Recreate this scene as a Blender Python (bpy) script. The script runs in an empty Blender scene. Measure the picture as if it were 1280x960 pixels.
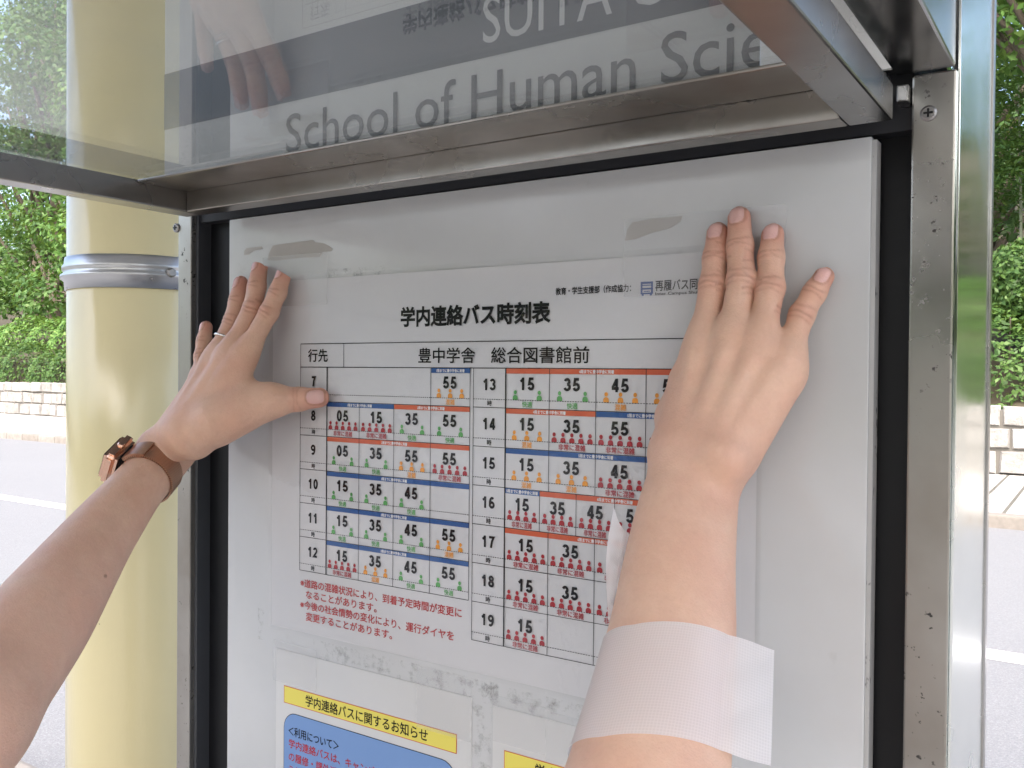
import bpy, bmesh, math, random
import numpy as np
from mathutils import Vector, Matrix
random.seed(7); rng = np.random.default_rng(7)
S = bpy.context.scene; COL = S.collection
rad = math.radians

# ------------------------------------------------------------------ camera, sky, sun, exposure
CAM = np.array([0.0, -0.53, 1.5]); FPX = 1132.0
RC = np.array([[0.8336143, 0.01414559, -0.55216582], [0.55228098, -0.00589177, 0.83363722], [0.00853905, -0.99988259, -0.01272381]])
cam = bpy.data.objects.new('camera', bpy.data.cameras.new('camera')); COL.objects.link(cam)
cam.matrix_world = Matrix(((RC[0, 0], -RC[0, 1], -RC[0, 2], CAM[0]), (RC[1, 0], -RC[1, 1], -RC[1, 2], CAM[1]), (RC[2, 0], -RC[2, 1], -RC[2, 2], CAM[2]), (0, 0, 0, 1)))
cam.data.lens = FPX / 1280 * 36; cam.data.sensor_width = 36; cam.data.clip_start = 0.02; cam.data.clip_end = 2000
S.camera = cam
SUN_EL, SUN_AZ = 50, 165         # soft veiled sun high behind the camera of the notice board; the added roof keeps it off the board
W = bpy.data.worlds.new('World'); S.world = W; W.use_nodes = True
nt = W.node_tree; sky = nt.nodes.new('ShaderNodeTexSky'); sky.sky_type = 'NISHITA'; sky.sun_disc = False
sky.sun_elevation = rad(SUN_EL); sky.sun_rotation = rad(SUN_AZ); sky.air_density = 1.0; sky.dust_density = 6.5; sky.ozone_density = 1.0
bg = nt.nodes['Background']; bg.inputs['Strength'].default_value = 0.15; nt.links.new(sky.outputs[0], bg.inputs['Color'])
sun = bpy.data.objects.new('sun', bpy.data.lights.new('sun', 'SUN')); COL.objects.link(sun)
sun.data.energy = 0.6; sun.data.angle = rad(55); sun.data.color = (1, .97, .93)
dv = Vector((math.sin(rad(SUN_AZ)) * math.cos(rad(SUN_EL)), math.cos(rad(SUN_AZ)) * math.cos(rad(SUN_EL)), math.sin(rad(SUN_EL))))
sun.rotation_euler = dv.to_track_quat('Z', 'Y').to_euler()
S.view_settings.view_transform = 'Standard'; S.view_settings.look = 'None'; S.view_settings.gamma = 1; S.view_settings.use_curve_mapping = False
S.view_settings.exposure = 2.32
S.cycles.max_bounces = 10; S.cycles.transparent_max_bounces = 24; S.cycles.use_denoising = True

# ------------------------------------------------------------------ helpers
def at(u, v, y):                 # the point on the photograph's ray (u, v) at the world depth y
    r = RC @ np.array([(u - 640) / FPX, (v - 480) / FPX, 1.0]); return CAM + r * ((y - CAM[1]) / r[1])
def atd(u, v, d):                # the same at a distance d along the view
    return CAM + RC @ np.array([(u - 640) / FPX, (v - 480) / FPX, 1.0]) * d

def tag(o, label=None, cat=None, group=None, kind=None):
    if label: o['label'] = label
    if cat: o['category'] = cat
    if group: o['group'] = group
    if kind: o['kind'] = kind
    return o
def thing(name, label, cat, loc=(0, 0, 0), group=None):
    o = bpy.data.objects.new(name, None); COL.objects.link(o); o.location = loc; o.empty_display_size = .05
    return tag(o, label, cat, group)
def wloc(o):
    p = Vector((0, 0, 0))
    while o is not None: p += o.location; o = o.parent
    return p
def link(name, me, mats, parent=None, smooth=False):
    if not isinstance(mats, (list, tuple)): mats = [mats]
    for m in mats: me.materials.append(m)
    o = bpy.data.objects.new(name, me); COL.objects.link(o)
    if parent is not None:
        o.parent = parent; me.transform(Matrix.Translation(-wloc(parent)))
    if smooth: me.polygons.foreach_set('use_smooth', [True] * len(me.polygons))
    return o
class MB:
    def __init__(s): s.v = []; s.f = []; s.m = []
    def face(s, pts, mi=0):
        n = len(s.v); s.v += [tuple(p) for p in pts]; s.f.append(tuple(range(n, n + len(pts)))); s.m.append(mi)
    def raw(s, v, f, mi=0):
        n = len(s.v); s.v += [tuple(p) for p in v]; s.f += [tuple(i + n for i in q) for q in f]; s.m += [mi] * len(f)
    def box(s, a, b, mi=0, bev=0.0):
        bm = bmesh.new(); bmesh.ops.create_cube(bm, size=1)
        for q in bm.verts: q.co = Vector([(a[i] + b[i]) / 2 + q.co[i] * (b[i] - a[i]) for i in range(3)])
        if bev: bmesh.ops.bevel(bm, geom=bm.edges[:], offset=bev, segments=2, affect='EDGES', profile=.6)
        s.bm(bm, mi)
    def bm(s, bm, mi=0):
        bm.verts.index_update(); s.raw([q.co[:] for q in bm.verts], [[q.index for q in f.verts] for f in bm.faces], mi); bm.free()
    def tube(s, pts, r, n=10, mi=0, cap=True):
        pts = [Vector(p) for p in pts]; rs = r if isinstance(r, (list, tuple)) else [r] * len(pts); rows = []
        for i, p in enumerate(pts):
            t = (pts[min(i + 1, len(pts) - 1)] - pts[max(i - 1, 0)]).normalized(); a = t.orthogonal() if abs(t.z) > .9 else t.cross(Vector((0, 0, 1)))
            if abs(t.z) > .9: a = Vector((1, 0, 0)) - t * t.x
            a.normalize(); b = t.cross(a); rows.append([p + (a * math.cos(2 * math.pi * k / n) + b * math.sin(2 * math.pi * k / n)) * rs[i] for k in range(n)])
        v = [q for row in rows for q in row]; f = [(i * n + k, i * n + (k + 1) % n, (i + 1) * n + (k + 1) % n, (i + 1) * n + k) for i in range(len(pts) - 1) for k in range(n)]
        if cap: f += [tuple(range(n))[::-1], tuple((len(pts) - 1) * n + k for k in range(n))]
        s.raw(v, f, mi)
    def build(s, name, mats, parent=None, smooth=False):
        me = bpy.data.meshes.new(name); me.from_pydata(s.v, [], s.f); o = link(name, me, mats, parent, smooth)
        if any(s.m): me.polygons.foreach_set('material_index', s.m)
        me.update(); return o

# ------------------------------------------------------------------ materials
class NT:
    def __init__(s, name):
        s.m = bpy.data.materials.new(name); s.m.use_nodes = True; s.t = s.m.node_tree; s.b = s.t.nodes['Principled BSDF']; s.out = s.t.nodes['Material Output']
    def n(s, ty, **k):
        q = s.t.nodes.new('ShaderNode' + ty)
        for a, b in k.items():
            if hasattr(q, a) and a not in ('Scale',): setattr(q, a, b)
            else: q.inputs[a].default_value = b
        return q
    def l(s, a, b): s.t.links.new(a, b)
    def coord(s, which='Object', scale=(1, 1, 1)):
        c = s.n('TexCoord'); mp = s.n('Mapping'); mp.inputs['Scale'].default_value = scale; s.l(c.outputs[which], mp.inputs[0]); return mp.outputs[0]
    def noise(s, scale, detail=4, vec=None, rough=.6):
        q = s.n('TexNoise'); q.inputs['Scale'].default_value = scale; q.inputs['Detail'].default_value = detail; q.inputs['Roughness'].default_value = rough
        s.l(vec if vec is not None else s.coord(), q.inputs['Vector']); return q.outputs['Fac']
    def ramp(s, fac, stops):
        q = s.n('ValToRGB'); e = q.color_ramp.elements
        for i, (p, c) in enumerate(stops):
            if i > 1: e.new(p)
            e[i].position = p; e[i].color = (*c, 1) if len(c) == 3 else c
        s.l(fac, q.inputs[0]); return q.outputs[0]
    def mix(s, fac, a, b, bt='MIX'):
        q = s.n('Mix', data_type='RGBA', blend_type=bt)
        for v, i in ((fac, 0), (a, 6), (b, 7)):
            if hasattr(v, 'links') or hasattr(v, 'is_linked'): s.l(v, q.inputs[i])
            else: q.inputs[i].default_value = v if i == 0 else ((*v, 1) if len(v) == 3 else v)
        return q.outputs[2]
    def math(s, op, a, b=0.0, c=None, clamp=False):
        q = s.n('Math', operation=op); q.use_clamp = clamp
        for i, v in enumerate((a, b) if c is None else (a, b, c)):
            if hasattr(v, 'is_linked'): s.l(v, q.inputs[i])
            else: q.inputs[i].default_value = v
        return q.outputs[0]
    def set(s, **k):
        for a, v in k.items():
            i = s.b.inputs[a.replace('_', ' ')]
            if hasattr(v, 'is_linked'): s.l(v, i)
            else: i.default_value = (*v, 1) if isinstance(v, tuple) and len(v) == 3 and i.type == 'RGBA' else v
        return s
    def bump(s, h, strength=.3, dist=.001):
        q = s.n('Bump'); q.inputs['Strength'].default_value = strength; q.inputs['Distance'].default_value = dist; s.l(h, q.inputs['Height']); s.l(q.outputs[0], s.b.inputs['Normal']); return s

def flat(name, col, rough=.5, metal=0.0, spec=.5):
    return NT(name).set(Base_Color=tuple(col), Roughness=rough, Metallic=metal, Specular_IOR_Level=spec).m

def steel(name, col=(.56, .55, .53), rough=.28, dirt=.5, stretch=(3, 3, .4), spots=False, metal=1.0):
    q = NT(name); v = q.coord(scale=stretch); n1 = q.noise(14, 6, v); n2 = q.noise(5, 5)
    c = q.mix(q.math('MULTIPLY', q.ramp(n2, [(.42, (0, 0, 0)), (.75, (1, 1, 1))]), dirt), tuple(col), (.22, .19, .155))
    r = q.ramp(n2, [(.35, (rough,) * 3), (.75, (rough + .28,) * 3)])
    mt = metal
    if spots:
        w = q.ramp(q.noise(150, 3, None, .7), [(.62, (0, 0, 0)), (.67, (1, 1, 1))]); z = q.ramp(q.noise(11, 2), [(.47, (0, 0, 0)), (.58, (1, 1, 1))])
        k = q.math('MULTIPLY', w, z); c = q.mix(k, c, (.03, .027, .024)); r = q.mix(k, r, (.8, .8, .8)); mt = q.math('SUBTRACT', metal, q.math('MULTIPLY', k, metal * .9))
    q.set(Base_Color=c, Roughness=r, Metallic=mt); vv = q.coord(scale=(400, 400, 6)); q.bump(q.noise(1, 2, vv), .05, .0004); return q.m

M = {}
M['steel'] = steel('brushed_steel', (.29, .29, .285), .17, .6)
M['steel_post'] = steel('stained_steel', (.40, .39, .365), .22, .8, spots=True)
M['steel_dirty'] = steel('dirty_steel', (.33, .315, .29), .18, .9, stretch=(.6, 3, 3))
M['steel_dark'] = steel('dull_steel', (.36, .36, .355), .2, .7)
M['steel_mirror'] = steel('polished_steel', (.70, .74, .72), .09, .12)
M['galv'] = steel('galvanised_steel', (.52, .53, .54), .25, .35)
M['black'] = flat('black_board', (.006, .0065, .008), .42, 0, .3)
M['grey_side'] = flat('grey_side', (.075, .08, .088), .38, .4)
M['screw'] = flat('screw_metal', (.32, .31, .3), .4, 1)

def panel_mat():
    q = NT('white_panel'); n = q.noise(7, 5); n2 = q.noise(40, 5)
    c = q.mix(q.ramp(n, [(.35, (0, 0, 0)), (.8, (1, 1, 1))]), (.56, .57, .57), (.50, .508, .50))
    c = q.mix(q.ramp(n2, [(.66, (0, 0, 0)), (.8, (.5, .5, .5))]), c, (.42, .42, .405))
    q.set(Base_Color=c, Roughness=.12, Specular_IOR_Level=.7); q.bump(q.noise(60, 3), .05, .0006); return q.m
M['panel'] = panel_mat()
def paper(name, col, rough=.5):
    q = NT(name); c = q.mix(q.noise(30, 4), tuple(x * .96 for x in col), tuple(col)); q.set(Base_Color=c, Roughness=rough); q.bump(q.noise(12, 3), .1, .001); return q.m
M['sheet'] = paper('printed_sheet', (.62, .62, .625))
M['notice'] = paper('notice_paper', (.63, .63, .615), .6)
M['ink'] = flat('black_ink', (.010, .010, .012), .6, 0, .15)
M['ink_red'] = flat('red_ink', (.45, .02, .02), .6)
M['ink_dred'] = flat('dark_red_ink', (.36, .012, .022), .6)
M['ink_green'] = flat('green_ink', (.10, .36, .10), .6)
M['ink_orange'] = flat('orange_ink', (.75, .30, .03), .6)
M['band_blue'] = flat('blue_print', (.012, .085, .28), .6)
M['band_red'] = flat('orange_red_print', (.58, .10, .035), .6)
M['ink_white'] = flat('white_print', (.7, .7, .7), .6)
M['yellow'] = flat('yellow_print', (.78, .68, .12), .6)
M['box_blue'] = flat('pale_blue_print', (.17, .30, .56), .6)
M['logo_blue'] = flat('logo_blue_print', (.05, .10, .30), .6)

def clear(name, tint=(1, 1, 1), haze=.0, hazecol=(.8, .82, .84), rough=.0, bump=None, f0=.04, fmul=1.0, scratch=False):
    q = NT(name); t = q.t; t.nodes.remove(q.b)
    geo = q.n('NewGeometry'); d = q.n('VectorMath', operation='DOT_PRODUCT')
    q.l(geo.outputs['Normal'], d.inputs[0]); q.l(geo.outputs['Incoming'], d.inputs[1])
    k = q.math('POWER', q.math('SUBTRACT', 1.0, q.math('ABSOLUTE', d.outputs['Value']), clamp=True), 5.0)
    fr = q.math('MULTIPLY', q.math('MULTIPLY_ADD', k, 1 - f0, f0), fmul)
    tr = q.n('BsdfTransparent'); tr.inputs[0].default_value = (*tint, 1)
    gl = q.n('BsdfGlossy'); gl.inputs['Roughness'].default_value = rough
    if bump:
        bp = q.n('Bump'); bp.inputs['Strength'].default_value = bump[1]; bp.inputs['Distance'].default_value = bump[2]; q.l(q.noise(bump[0], 4), bp.inputs['Height']); q.l(bp.outputs[0], gl.inputs['Normal'])
    base = tr.outputs[0]
    if haze:
        df = q.n('BsdfDiffuse'); df.inputs[0].default_value = (*hazecol, 1); tl = q.n('BsdfTranslucent'); tl.inputs[0].default_value = (*hazecol, 1)
        ad = q.n('MixShader'); ad.inputs[0].default_value = .5; q.l(df.outputs[0], ad.inputs[1]); q.l(tl.outputs[0], ad.inputs[2])
        hz = q.n('MixShader'); q.l(base, hz.inputs[1]); q.l(ad.outputs[0], hz.inputs[2])
        if scratch:
            v1 = q.coord(scale=(260, 7, 1)); s1 = q.ramp(q.noise(1, 2, v1), [(.68, (0, 0, 0)), (.78, (1, 1, 1))])
            rt = q.n('TexCoord'); mp = q.n('Mapping'); mp.inputs['Rotation'].default_value = (0, 0, .9); mp.inputs['Scale'].default_value = (9, 300, 1); q.l(rt.outputs['Object'], mp.inputs[0])
            s2 = q.ramp(q.noise(1, 2, mp.outputs[0]), [(.69, (0, 0, 0)), (.78, (1, 1, 1))])
            f = q.math('MULTIPLY_ADD', q.math('ADD', s1, s2), haze * .9, q.math('MULTIPLY', q.noise(12, 5), haze * 2)); q.l(f, hz.inputs[0])
        else: hz.inputs[0].default_value = haze
        base = hz.outputs[0]
    mx = q.n('MixShader'); q.l(fr, mx.inputs[0]); q.l(base, mx.inputs[1]); q.l(gl.outputs[0], mx.inputs[2]); q.l(mx.outputs[0], q.out.inputs[0]); return q.m
M['acrylic'] = clear('scratched_acrylic', (.955, .97, .97), .06, scratch=True)
M['film'] = clear('laminating_film', (.99, .99, .99), rough=.03, bump=(22, .30, .004), f0=.042)
M['tape'] = clear('clear_tape', (.985, .985, .985), .20, (.92, .92, .92), .16, bump=(60, .3, .001))

def rock(name, c1, c2, sc, mortar, scale=(1, 1, 1)):
    q = NT(name); v = q.coord(scale=scale)
    br = q.n('TexBrick'); q.l(v, br.inputs['Vector']); return q, br

# ------------------------------------------------------------------ the ground, road, kerbs
GX0, GX1 = -400, 400
def sheet(name, x0, x1, y0, y1, z, mat):
    m = MB(); m.face([(x0, y0, z), (x1, y0, z), (x1, y1, z), (x0, y1, z)]); return tag(m.build(name, mat), kind='structure')
q = NT('soil_and_grass'); q.set(Base_Color=q.ramp(q.noise(.8, 6), [(.3, (.05, .06, .03)), (.7, (.11, .12, .06))]), Roughness=.95); M['soil'] = q.m
sheet('ground', GX0, GX1, -300, 500, -.06, M['soil'])
q = NT('asphalt'); v = q.coord()
gr = q.ramp(q.noise(130, 3, v, .8), [(.3, (.09, .093, .10)), (.55, (.15, .155, .163)), (.75, (.29, .295, .30))]); pt = q.noise(.6, 5, v)
q.set(Base_Color=q.mix(q.math('MULTIPLY', pt, .6), gr, (.17, .175, .183)), Roughness=.8).bump(q.noise(130, 3, v, .8), .6, .006); M['asphalt'] = q.m
sheet('road', -150, 60, 1.2, 9.72, -.02, M['asphalt'])
q = NT('road_paint'); q.set(Base_Color=q.mix(q.ramp(q.noise(40, 5), [(.55, (0, 0, 0)), (.75, (1, 1, 1))]), (.80, .80, .79), (.5, .5, .5)), Roughness=.7); M['paint'] = q.m
tag(sheet('road_line', -150, 60, 4.93, 5.13, -.016, M['paint']), None)
q = NT('concrete_paving'); v = q.coord()
br = q.n('TexBrick'); br.offset = 0.0; br.inputs['Scale'].default_value = 1; br.inputs['Brick Width'].default_value = .3; br.inputs['Row Height'].default_value = 2.4; br.inputs['Mortar Size'].default_value = .02
br.inputs['Color1'].default_value = (.40, .385, .36, 1); br.inputs['Color2'].default_value = (.46, .44, .415, 1); br.inputs['Mortar'].default_value = (.10, .095, .08, 1); q.l(v, br.inputs['Vector'])
q.set(Base_Color=q.mix(.5, br.outputs[0], q.ramp(q.noise(3, 6), [(.3, (.4, .4, .4)), (.7, (1, 1, 1))]), 'MULTIPLY'), Roughness=.85); M['paving'] = q.m
m = MB(); m.box((-150, 9.90, -.05), (60, 14.0, .11)); tag(m.build('pavement', M['paving']), kind='structure')
q = NT('kerb_stone'); v = q.coord()
br = q.n('TexBrick'); br.offset = 0; br.inputs['Scale'].default_value = 1; br.inputs['Brick Width'].default_value = .62; br.inputs['Row Height'].default_value = 3; br.inputs['Mortar Size'].default_value = .01; q.l(v, br.inputs['Vector'])
br.inputs['Color1'].default_value = (.22, .20, .18, 1); br.inputs['Color2'].default_value = (.30, .28, .26, 1); br.inputs['Mortar'].default_value = (.07, .065, .06, 1)
q.set(Base_Color=q.mix(q.noise(12, 6), br.outputs[0], (.10, .095, .085)), Roughness=.9); M['kerb'] = q.m
m = MB(); m.box((-150, 9.72, -.05), (60, 9.90, .115), bev=.02); tag(m.build('kerb', M['kerb']), kind='structure')
m = MB(); m.box((-150, 1.05, -.05), (60, 1.2, .10), bev=.02); tag(m.build('near_kerb', M['kerb']), kind='structure')
m = MB(); m.box((-150, -14, -.05), (60, 1.05, .09)); tag(m.build('near_pavement', M['asphalt']), kind='structure')

# stone retaining wall: every visible stone a rounded block in one wall mesh
q = NT('granite_blocks'); g = q.n('NewGeometry')
c = q.ramp(g.outputs['Random Per Island'], [(0, (.20, .195, .185)), (.5, (.265, .26, .25)), (1, (.33, .325, .315))])
q.set(Base_Color=q.mix(q.ramp(q.noise(5, 8, None, .75), [(.42, (0, 0, 0)), (.66, (.85, .85, .85))]), c, (.13, .127, .118)), Roughness=.9).bump(q.noise(22, 6), .7, .03); M['stone'] = q.m
wall = thing('stone_wall', 'low grey squared stone retaining wall along the far pavement, under the hedges', 'wall', (-18, 14.2, .1))
m = MB(); m.box((-90, 14.06, -.05), (30, 14.5, 1.02)); m.build('mortar_backing', flat('mortar', (.10, .095, .085), .95), wall)
m = MB(); z = .10
for row, hgt in enumerate((.36, .33, .30)):
    x = -90 + random.random() * .3
    while x < 30:
        w = random.uniform(.28, .62); e = random.uniform(0, .045); fx0, fx1 = x + .012, x + w - .012; z0, z1 = z + .01, z + hgt - .01
        j = lambda: random.uniform(-.016, .016)
        y0 = 14.04 - e
        a = [(fx0 + j(), 14.07, z0 + j()), (fx1 + j(), 14.07, z0 + j()), (fx1 + j(), 14.07, z1 + j()), (fx0 + j(), 14.07, z1 + j())]
        cx, cz = (fx0 + fx1) / 2, (z0 + z1) / 2
        b = [(cx + (p[0] - cx) * .88, y0 + j(), cz + (p[2] - cz) * .84) for p in a]
        m.raw(a + b, [(4, 5, 6, 7), (0, 1, 5, 4), (1, 2, 6, 5), (2, 3, 7, 6), (3, 0, 4, 7)]); x += w
    z += hgt
m.build('stone_blocks', M['stone'], wall)

# ------------------------------------------------------------------ vegetation
def leaf_mat(name, dark, mid, light):
    q = NT(name); g = q.n('NewGeometry'); c = q.ramp(g.outputs['Random Per Island'], [(0, dark), (.5, mid), (1, light)])
    q.set(Base_Color=c, Roughness=.5, Specular_IOR_Level=.3)
    tl = q.n('BsdfTranslucent'); q.l(q.mix(.5, c, (.16, .22, .03)), tl.inputs[0]); mx = q.n('MixShader'); mx.inputs[0].default_value = .35
    q.l(q.b.outputs[0], mx.inputs[1]); q.l(tl.outputs[0], mx.inputs[2]); q.l(mx.outputs[0], q.out.inputs[0]); return q.m
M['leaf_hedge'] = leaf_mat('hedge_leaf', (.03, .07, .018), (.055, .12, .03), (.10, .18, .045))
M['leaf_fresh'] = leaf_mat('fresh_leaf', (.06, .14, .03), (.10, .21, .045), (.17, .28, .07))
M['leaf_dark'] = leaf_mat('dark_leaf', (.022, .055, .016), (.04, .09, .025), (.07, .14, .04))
M['leaf_mid'] = leaf_mat('mid_leaf', (.035, .085, .02), (.06, .14, .03), (.11, .20, .05))
M['bark'] = NT('bark').m
q = NT('bark_brown'); q.set(Base_Color=q.mix(q.noise(9, 6), (.07, .055, .04), (.14, .12, .095)), Roughness=.95).bump(q.noise(14, 6), .8, .03); M['bark'] = q.m
M['culm'] = flat('pale_culm', (.22, .25, .17), .6)

def leaves_mesh(name, P, N, size, aspect=.55):
    n = len(P); d = rng.normal(size=(n, 3)); d /= np.linalg.norm(d, axis=1)[:, None]
    nr = N + rng.normal(size=(n, 3)) * .45; nr /= np.linalg.norm(nr, axis=1)[:, None] + 1e-9
    a = np.cross(nr, d); a /= np.linalg.norm(a, axis=1)[:, None] + 1e-9; b = np.cross(nr, a)
    s = size * rng.uniform(.6, 1.35, n)[:, None]; a = a * s; b = b * s * aspect
    V = np.stack([P - a, P + b * .9 + nr * s * .1, P + a, P - b * .9 + nr * s * .1], 1).reshape(-1, 3)
    me = bpy.data.meshes.new(name); me.vertices.add(4 * n); me.vertices.foreach_set('co', V.ravel()); me.loops.add(4 * n); me.loops.foreach_set('vertex_index', np.arange(4 * n))
    me.polygons.add(n); me.polygons.foreach_set('loop_start', np.arange(0, 4 * n, 4)); me.update(calc_edges=True); return me
def blob_points(c, r, n, shell=.55):
    d = rng.normal(size=(n, 3)); d /= np.linalg.norm(d, axis=1)[:, None]; k = (shell + (1 - shell) * rng.random(n) ** .6)[:, None]
    return np.array(c) + d * k * np.array(r), d
def tree(name, label, x, y, h, cr, mat, z0=1.2, leaf=.10, n=9000, crown_lo=.25, blobs=16, group=None, lean=0.0, trunk_r=None):
    t = thing(name, label, 'tree', (x, y, z0), group); tr = trunk_r or h * .022
    m = MB(); top = (x + lean, y, z0 + h * .86)
    pts = [(x + lean * k * k + random.uniform(-.1, .1) * k, y + random.uniform(-.1, .1) * k, z0 - .6 + (h * .86 + .6) * k) for k in np.linspace(0, 1, 7)]
    m.tube(pts, [tr * (1.15 - .95 * k) for k in np.linspace(0, 1, 7)], 9)
    P = []; N = []
    for i in range(blobs):
        f = crown_lo + (1 - crown_lo) * (i + random.random()) / blobs; w = math.sin(math.pi * min(.97, (.12 + .88 * (f - crown_lo) / (1 - crown_lo)))) ** .6
        an = random.uniform(0, 6.28); rr = cr * w * random.uniform(.25, .85); c = (x + lean * f + math.cos(an) * rr, y + math.sin(an) * rr, z0 + h * f)
        r0 = cr * random.uniform(.26, .48); p, d = blob_points(c, (r0, r0, r0 * random.uniform(.45, .7)), n // blobs); P.append(p); N.append(d + np.array([0, 0, .5]))
        k = max(.12, f - .22); s0 = (x + lean * k * k, y, z0 + h * .86 * k); m.tube([s0, [(s0[j] + c[j]) / 2 + (0, 0, .15)[j] for j in range(3)], c], [tr * .38, tr * .25, tr * .08], 6)
    m.build('trunk', M['bark'], t, True)
    link('crown', leaves_mesh('crown', np.concatenate(P), np.concatenate(N), leaf), mat, t); return t

# bank behind the wall
q = NT('leaf_litter'); q.set(Base_Color=q.mix(q.noise(4, 6), (.025, .022, .014), (.06, .05, .03)), Roughness=1); M['litter'] = q.m
m = MB(); prof = [(14.5, 1.0), (16.2, 1.9), (18.5, 2.6), (22, 3.0), (34, 6.0), (60, 16)]
for (a, b), (c, d) in zip(prof, prof[1:]): m.face([(-150, a, b), (60, a, b), (60, c, d), (-150, c, d)])
tag(m.build('bank', M['litter']), kind='structure')

def hedge(name, label, x0, x1, y0, z0, hgt, dep, mat, leaf, dens, group, lumps=1.6):
    P = []; N = []
    L = x1 - x0; n = int(L * (hgt + dep) * dens); xs = rng.uniform(x0, x1, n); th = rng.uniform(0, 1, n) ** .9
    ph = rng.uniform(0, 6, 3); lump = .86 + .14 * np.sin(xs * lumps + ph[0]) * np.sin(xs * lumps * .43 + ph[1]) + .07 * np.sin(xs * lumps * 3.1 + ph[2])
    a = th * math.pi * .62; e = np.clip((np.minimum(xs - x0, x1 - xs)) / .7, 0.1, 1) ** .5
    rr = lump * (1 - .16 * rng.random(n) ** 2) + rng.normal(size=n) * .015
    ys = y0 + dep * .55 - np.cos(a) * dep * .55 * rr; zs = z0 + np.sin(a) * hgt * rr * e
    P = np.stack([xs, ys, zs], 1); Nn = np.stack([np.zeros(n), -np.cos(a), np.sin(a) + .2], 1)
    o = thing(name, label, 'hedge', ((x0 + x1) / 2, y0 + dep / 2, z0), group)
    link('foliage', leaves_mesh('foliage', P, Nn, leaf), mat, o)
    m = MB()
    k = int(L / .5)
    for i in range(k):
        xx = x0 + (i + .5) * L / k; m.tube([(xx, y0 + dep * .5, z0 - .2), (xx + random.uniform(-.15, .15), y0 + dep * .45, z0 + hgt * .5), (xx + random.uniform(-.3, .3), y0 + dep * .35, z0 + hgt * .8)], [.03, .02, .01], 5)
    m.build('stems', M['bark'], o); return o
hedge('hedge', 'low clipped dark green hedge on top of the far stone wall, left of the column', -62, -15, 14.35, 1.0, 1.35, 1.9, M['leaf_hedge'], .055, 330, 'hedges on the bank')
hedge('hedge', 'low clipped hedge on the far stone wall, seen right of the steel post', -13, 9, 14.35, 1.0, 1.75, 2.2, M['leaf_hedge'], .048, 420, 'hedges on the bank', 2.2)
hedge('hedge', 'upper row of fresh lighter green shrubs behind the low hedge, left of the column', -66, -20, 16.6, 1.75, 1.75, 2.4, M['leaf_fresh'], .075, 170, 'hedges on the bank', 1.1)
hedge('hedge', 'tall dark shrubs behind the low hedge, at the right edge of the picture', -12, 10, 17.3, 2.0, 1.5, 2.2, M['leaf_mid'], .06, 220, 'hedges on the bank', 1.3)
sh = thing('rounded_shrub', 'rounded dark shrub in front of the thin bamboo stems at the right edge', 'shrub', (-1.15, 16.4, 2.0))
P_, N_ = [], []
for k in range(5):
    p, d = blob_points((-1.15 + random.uniform(-.5, .5), 16.4 + random.uniform(-.3, .3), 2.9 + random.uniform(-.25, .3)), (.95, .9, .8), 2200, .8); P_.append(p); N_.append(d)
link('foliage', leaves_mesh('foliage', np.concatenate(P_), np.concatenate(N_), .05), M['leaf_hedge'], sh)
m = MB(); m.tube([(-1.15, 16.4, 1.8), (-1.1, 16.4, 2.9)], [.06, .03], 7); m.build('stem', M['bark'], sh)

tg = 'trees on the wooded bank'
for i, (x, y, h, cr, mt, lab, lo) in enumerate([
    (-28.5, 18.8, 12.5, 3.4, 'leaf_fresh', 'fresh green tree at the far left edge, crown spreading above the hedge', .16),
    (-33.5, 20.2, 13.5, 4.0, 'leaf_mid', 'broad mid green tree left of the column, second from the road', .12),
    (-39.5, 22.0, 16, 4.8, 'leaf_mid', 'tall mid green tree at the left border, deep in the wood', .12),
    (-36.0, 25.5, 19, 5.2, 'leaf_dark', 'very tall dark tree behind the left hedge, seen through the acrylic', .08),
    (-45.5, 24.5, 18, 5.2, 'leaf_mid', 'large tree at the outer left end of the wood', .1),
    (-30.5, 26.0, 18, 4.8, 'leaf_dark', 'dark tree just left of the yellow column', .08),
    (-24.0, 22.5, 12, 4.0, 'leaf_mid', 'tree hidden behind the yellow column', .12),
    (-17.0, 23.0, 12, 4.2, 'leaf_dark', 'tree behind the display case, left of its middle', .1),
    (-9.5, 23.5, 12, 4.0, 'leaf_mid', 'tree behind the display case, right of its middle', .1)]):
    tree('broadleaf_tree', lab, x, y, h, cr, M[mt], 2.4, .12 if i else .11, 15000 if i < 6 else 5000, lo, 30, tg)
tree('broadleaf_tree', 'bright light green leafy tree overhanging the top right corner', -.35, 15.6, 8.6, 2.5, M['leaf_fresh'], 1.6, .085, 11000, .60, 26, tg, lean=-.6)
tree('broadleaf_tree', 'dark-leaved tree behind the bamboo stems at the right edge', -2.6, 23.5, 13, 4.2, M['leaf_dark'], 2.8, .11, 12000, .06, 28, tg)
tree('broadleaf_tree', 'second dark tree beyond the right edge of the picture', 4.4, 22.5, 12, 4.2, M['leaf_dark'], 2.8, .12, 9000, .06, 26, tg)
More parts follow.
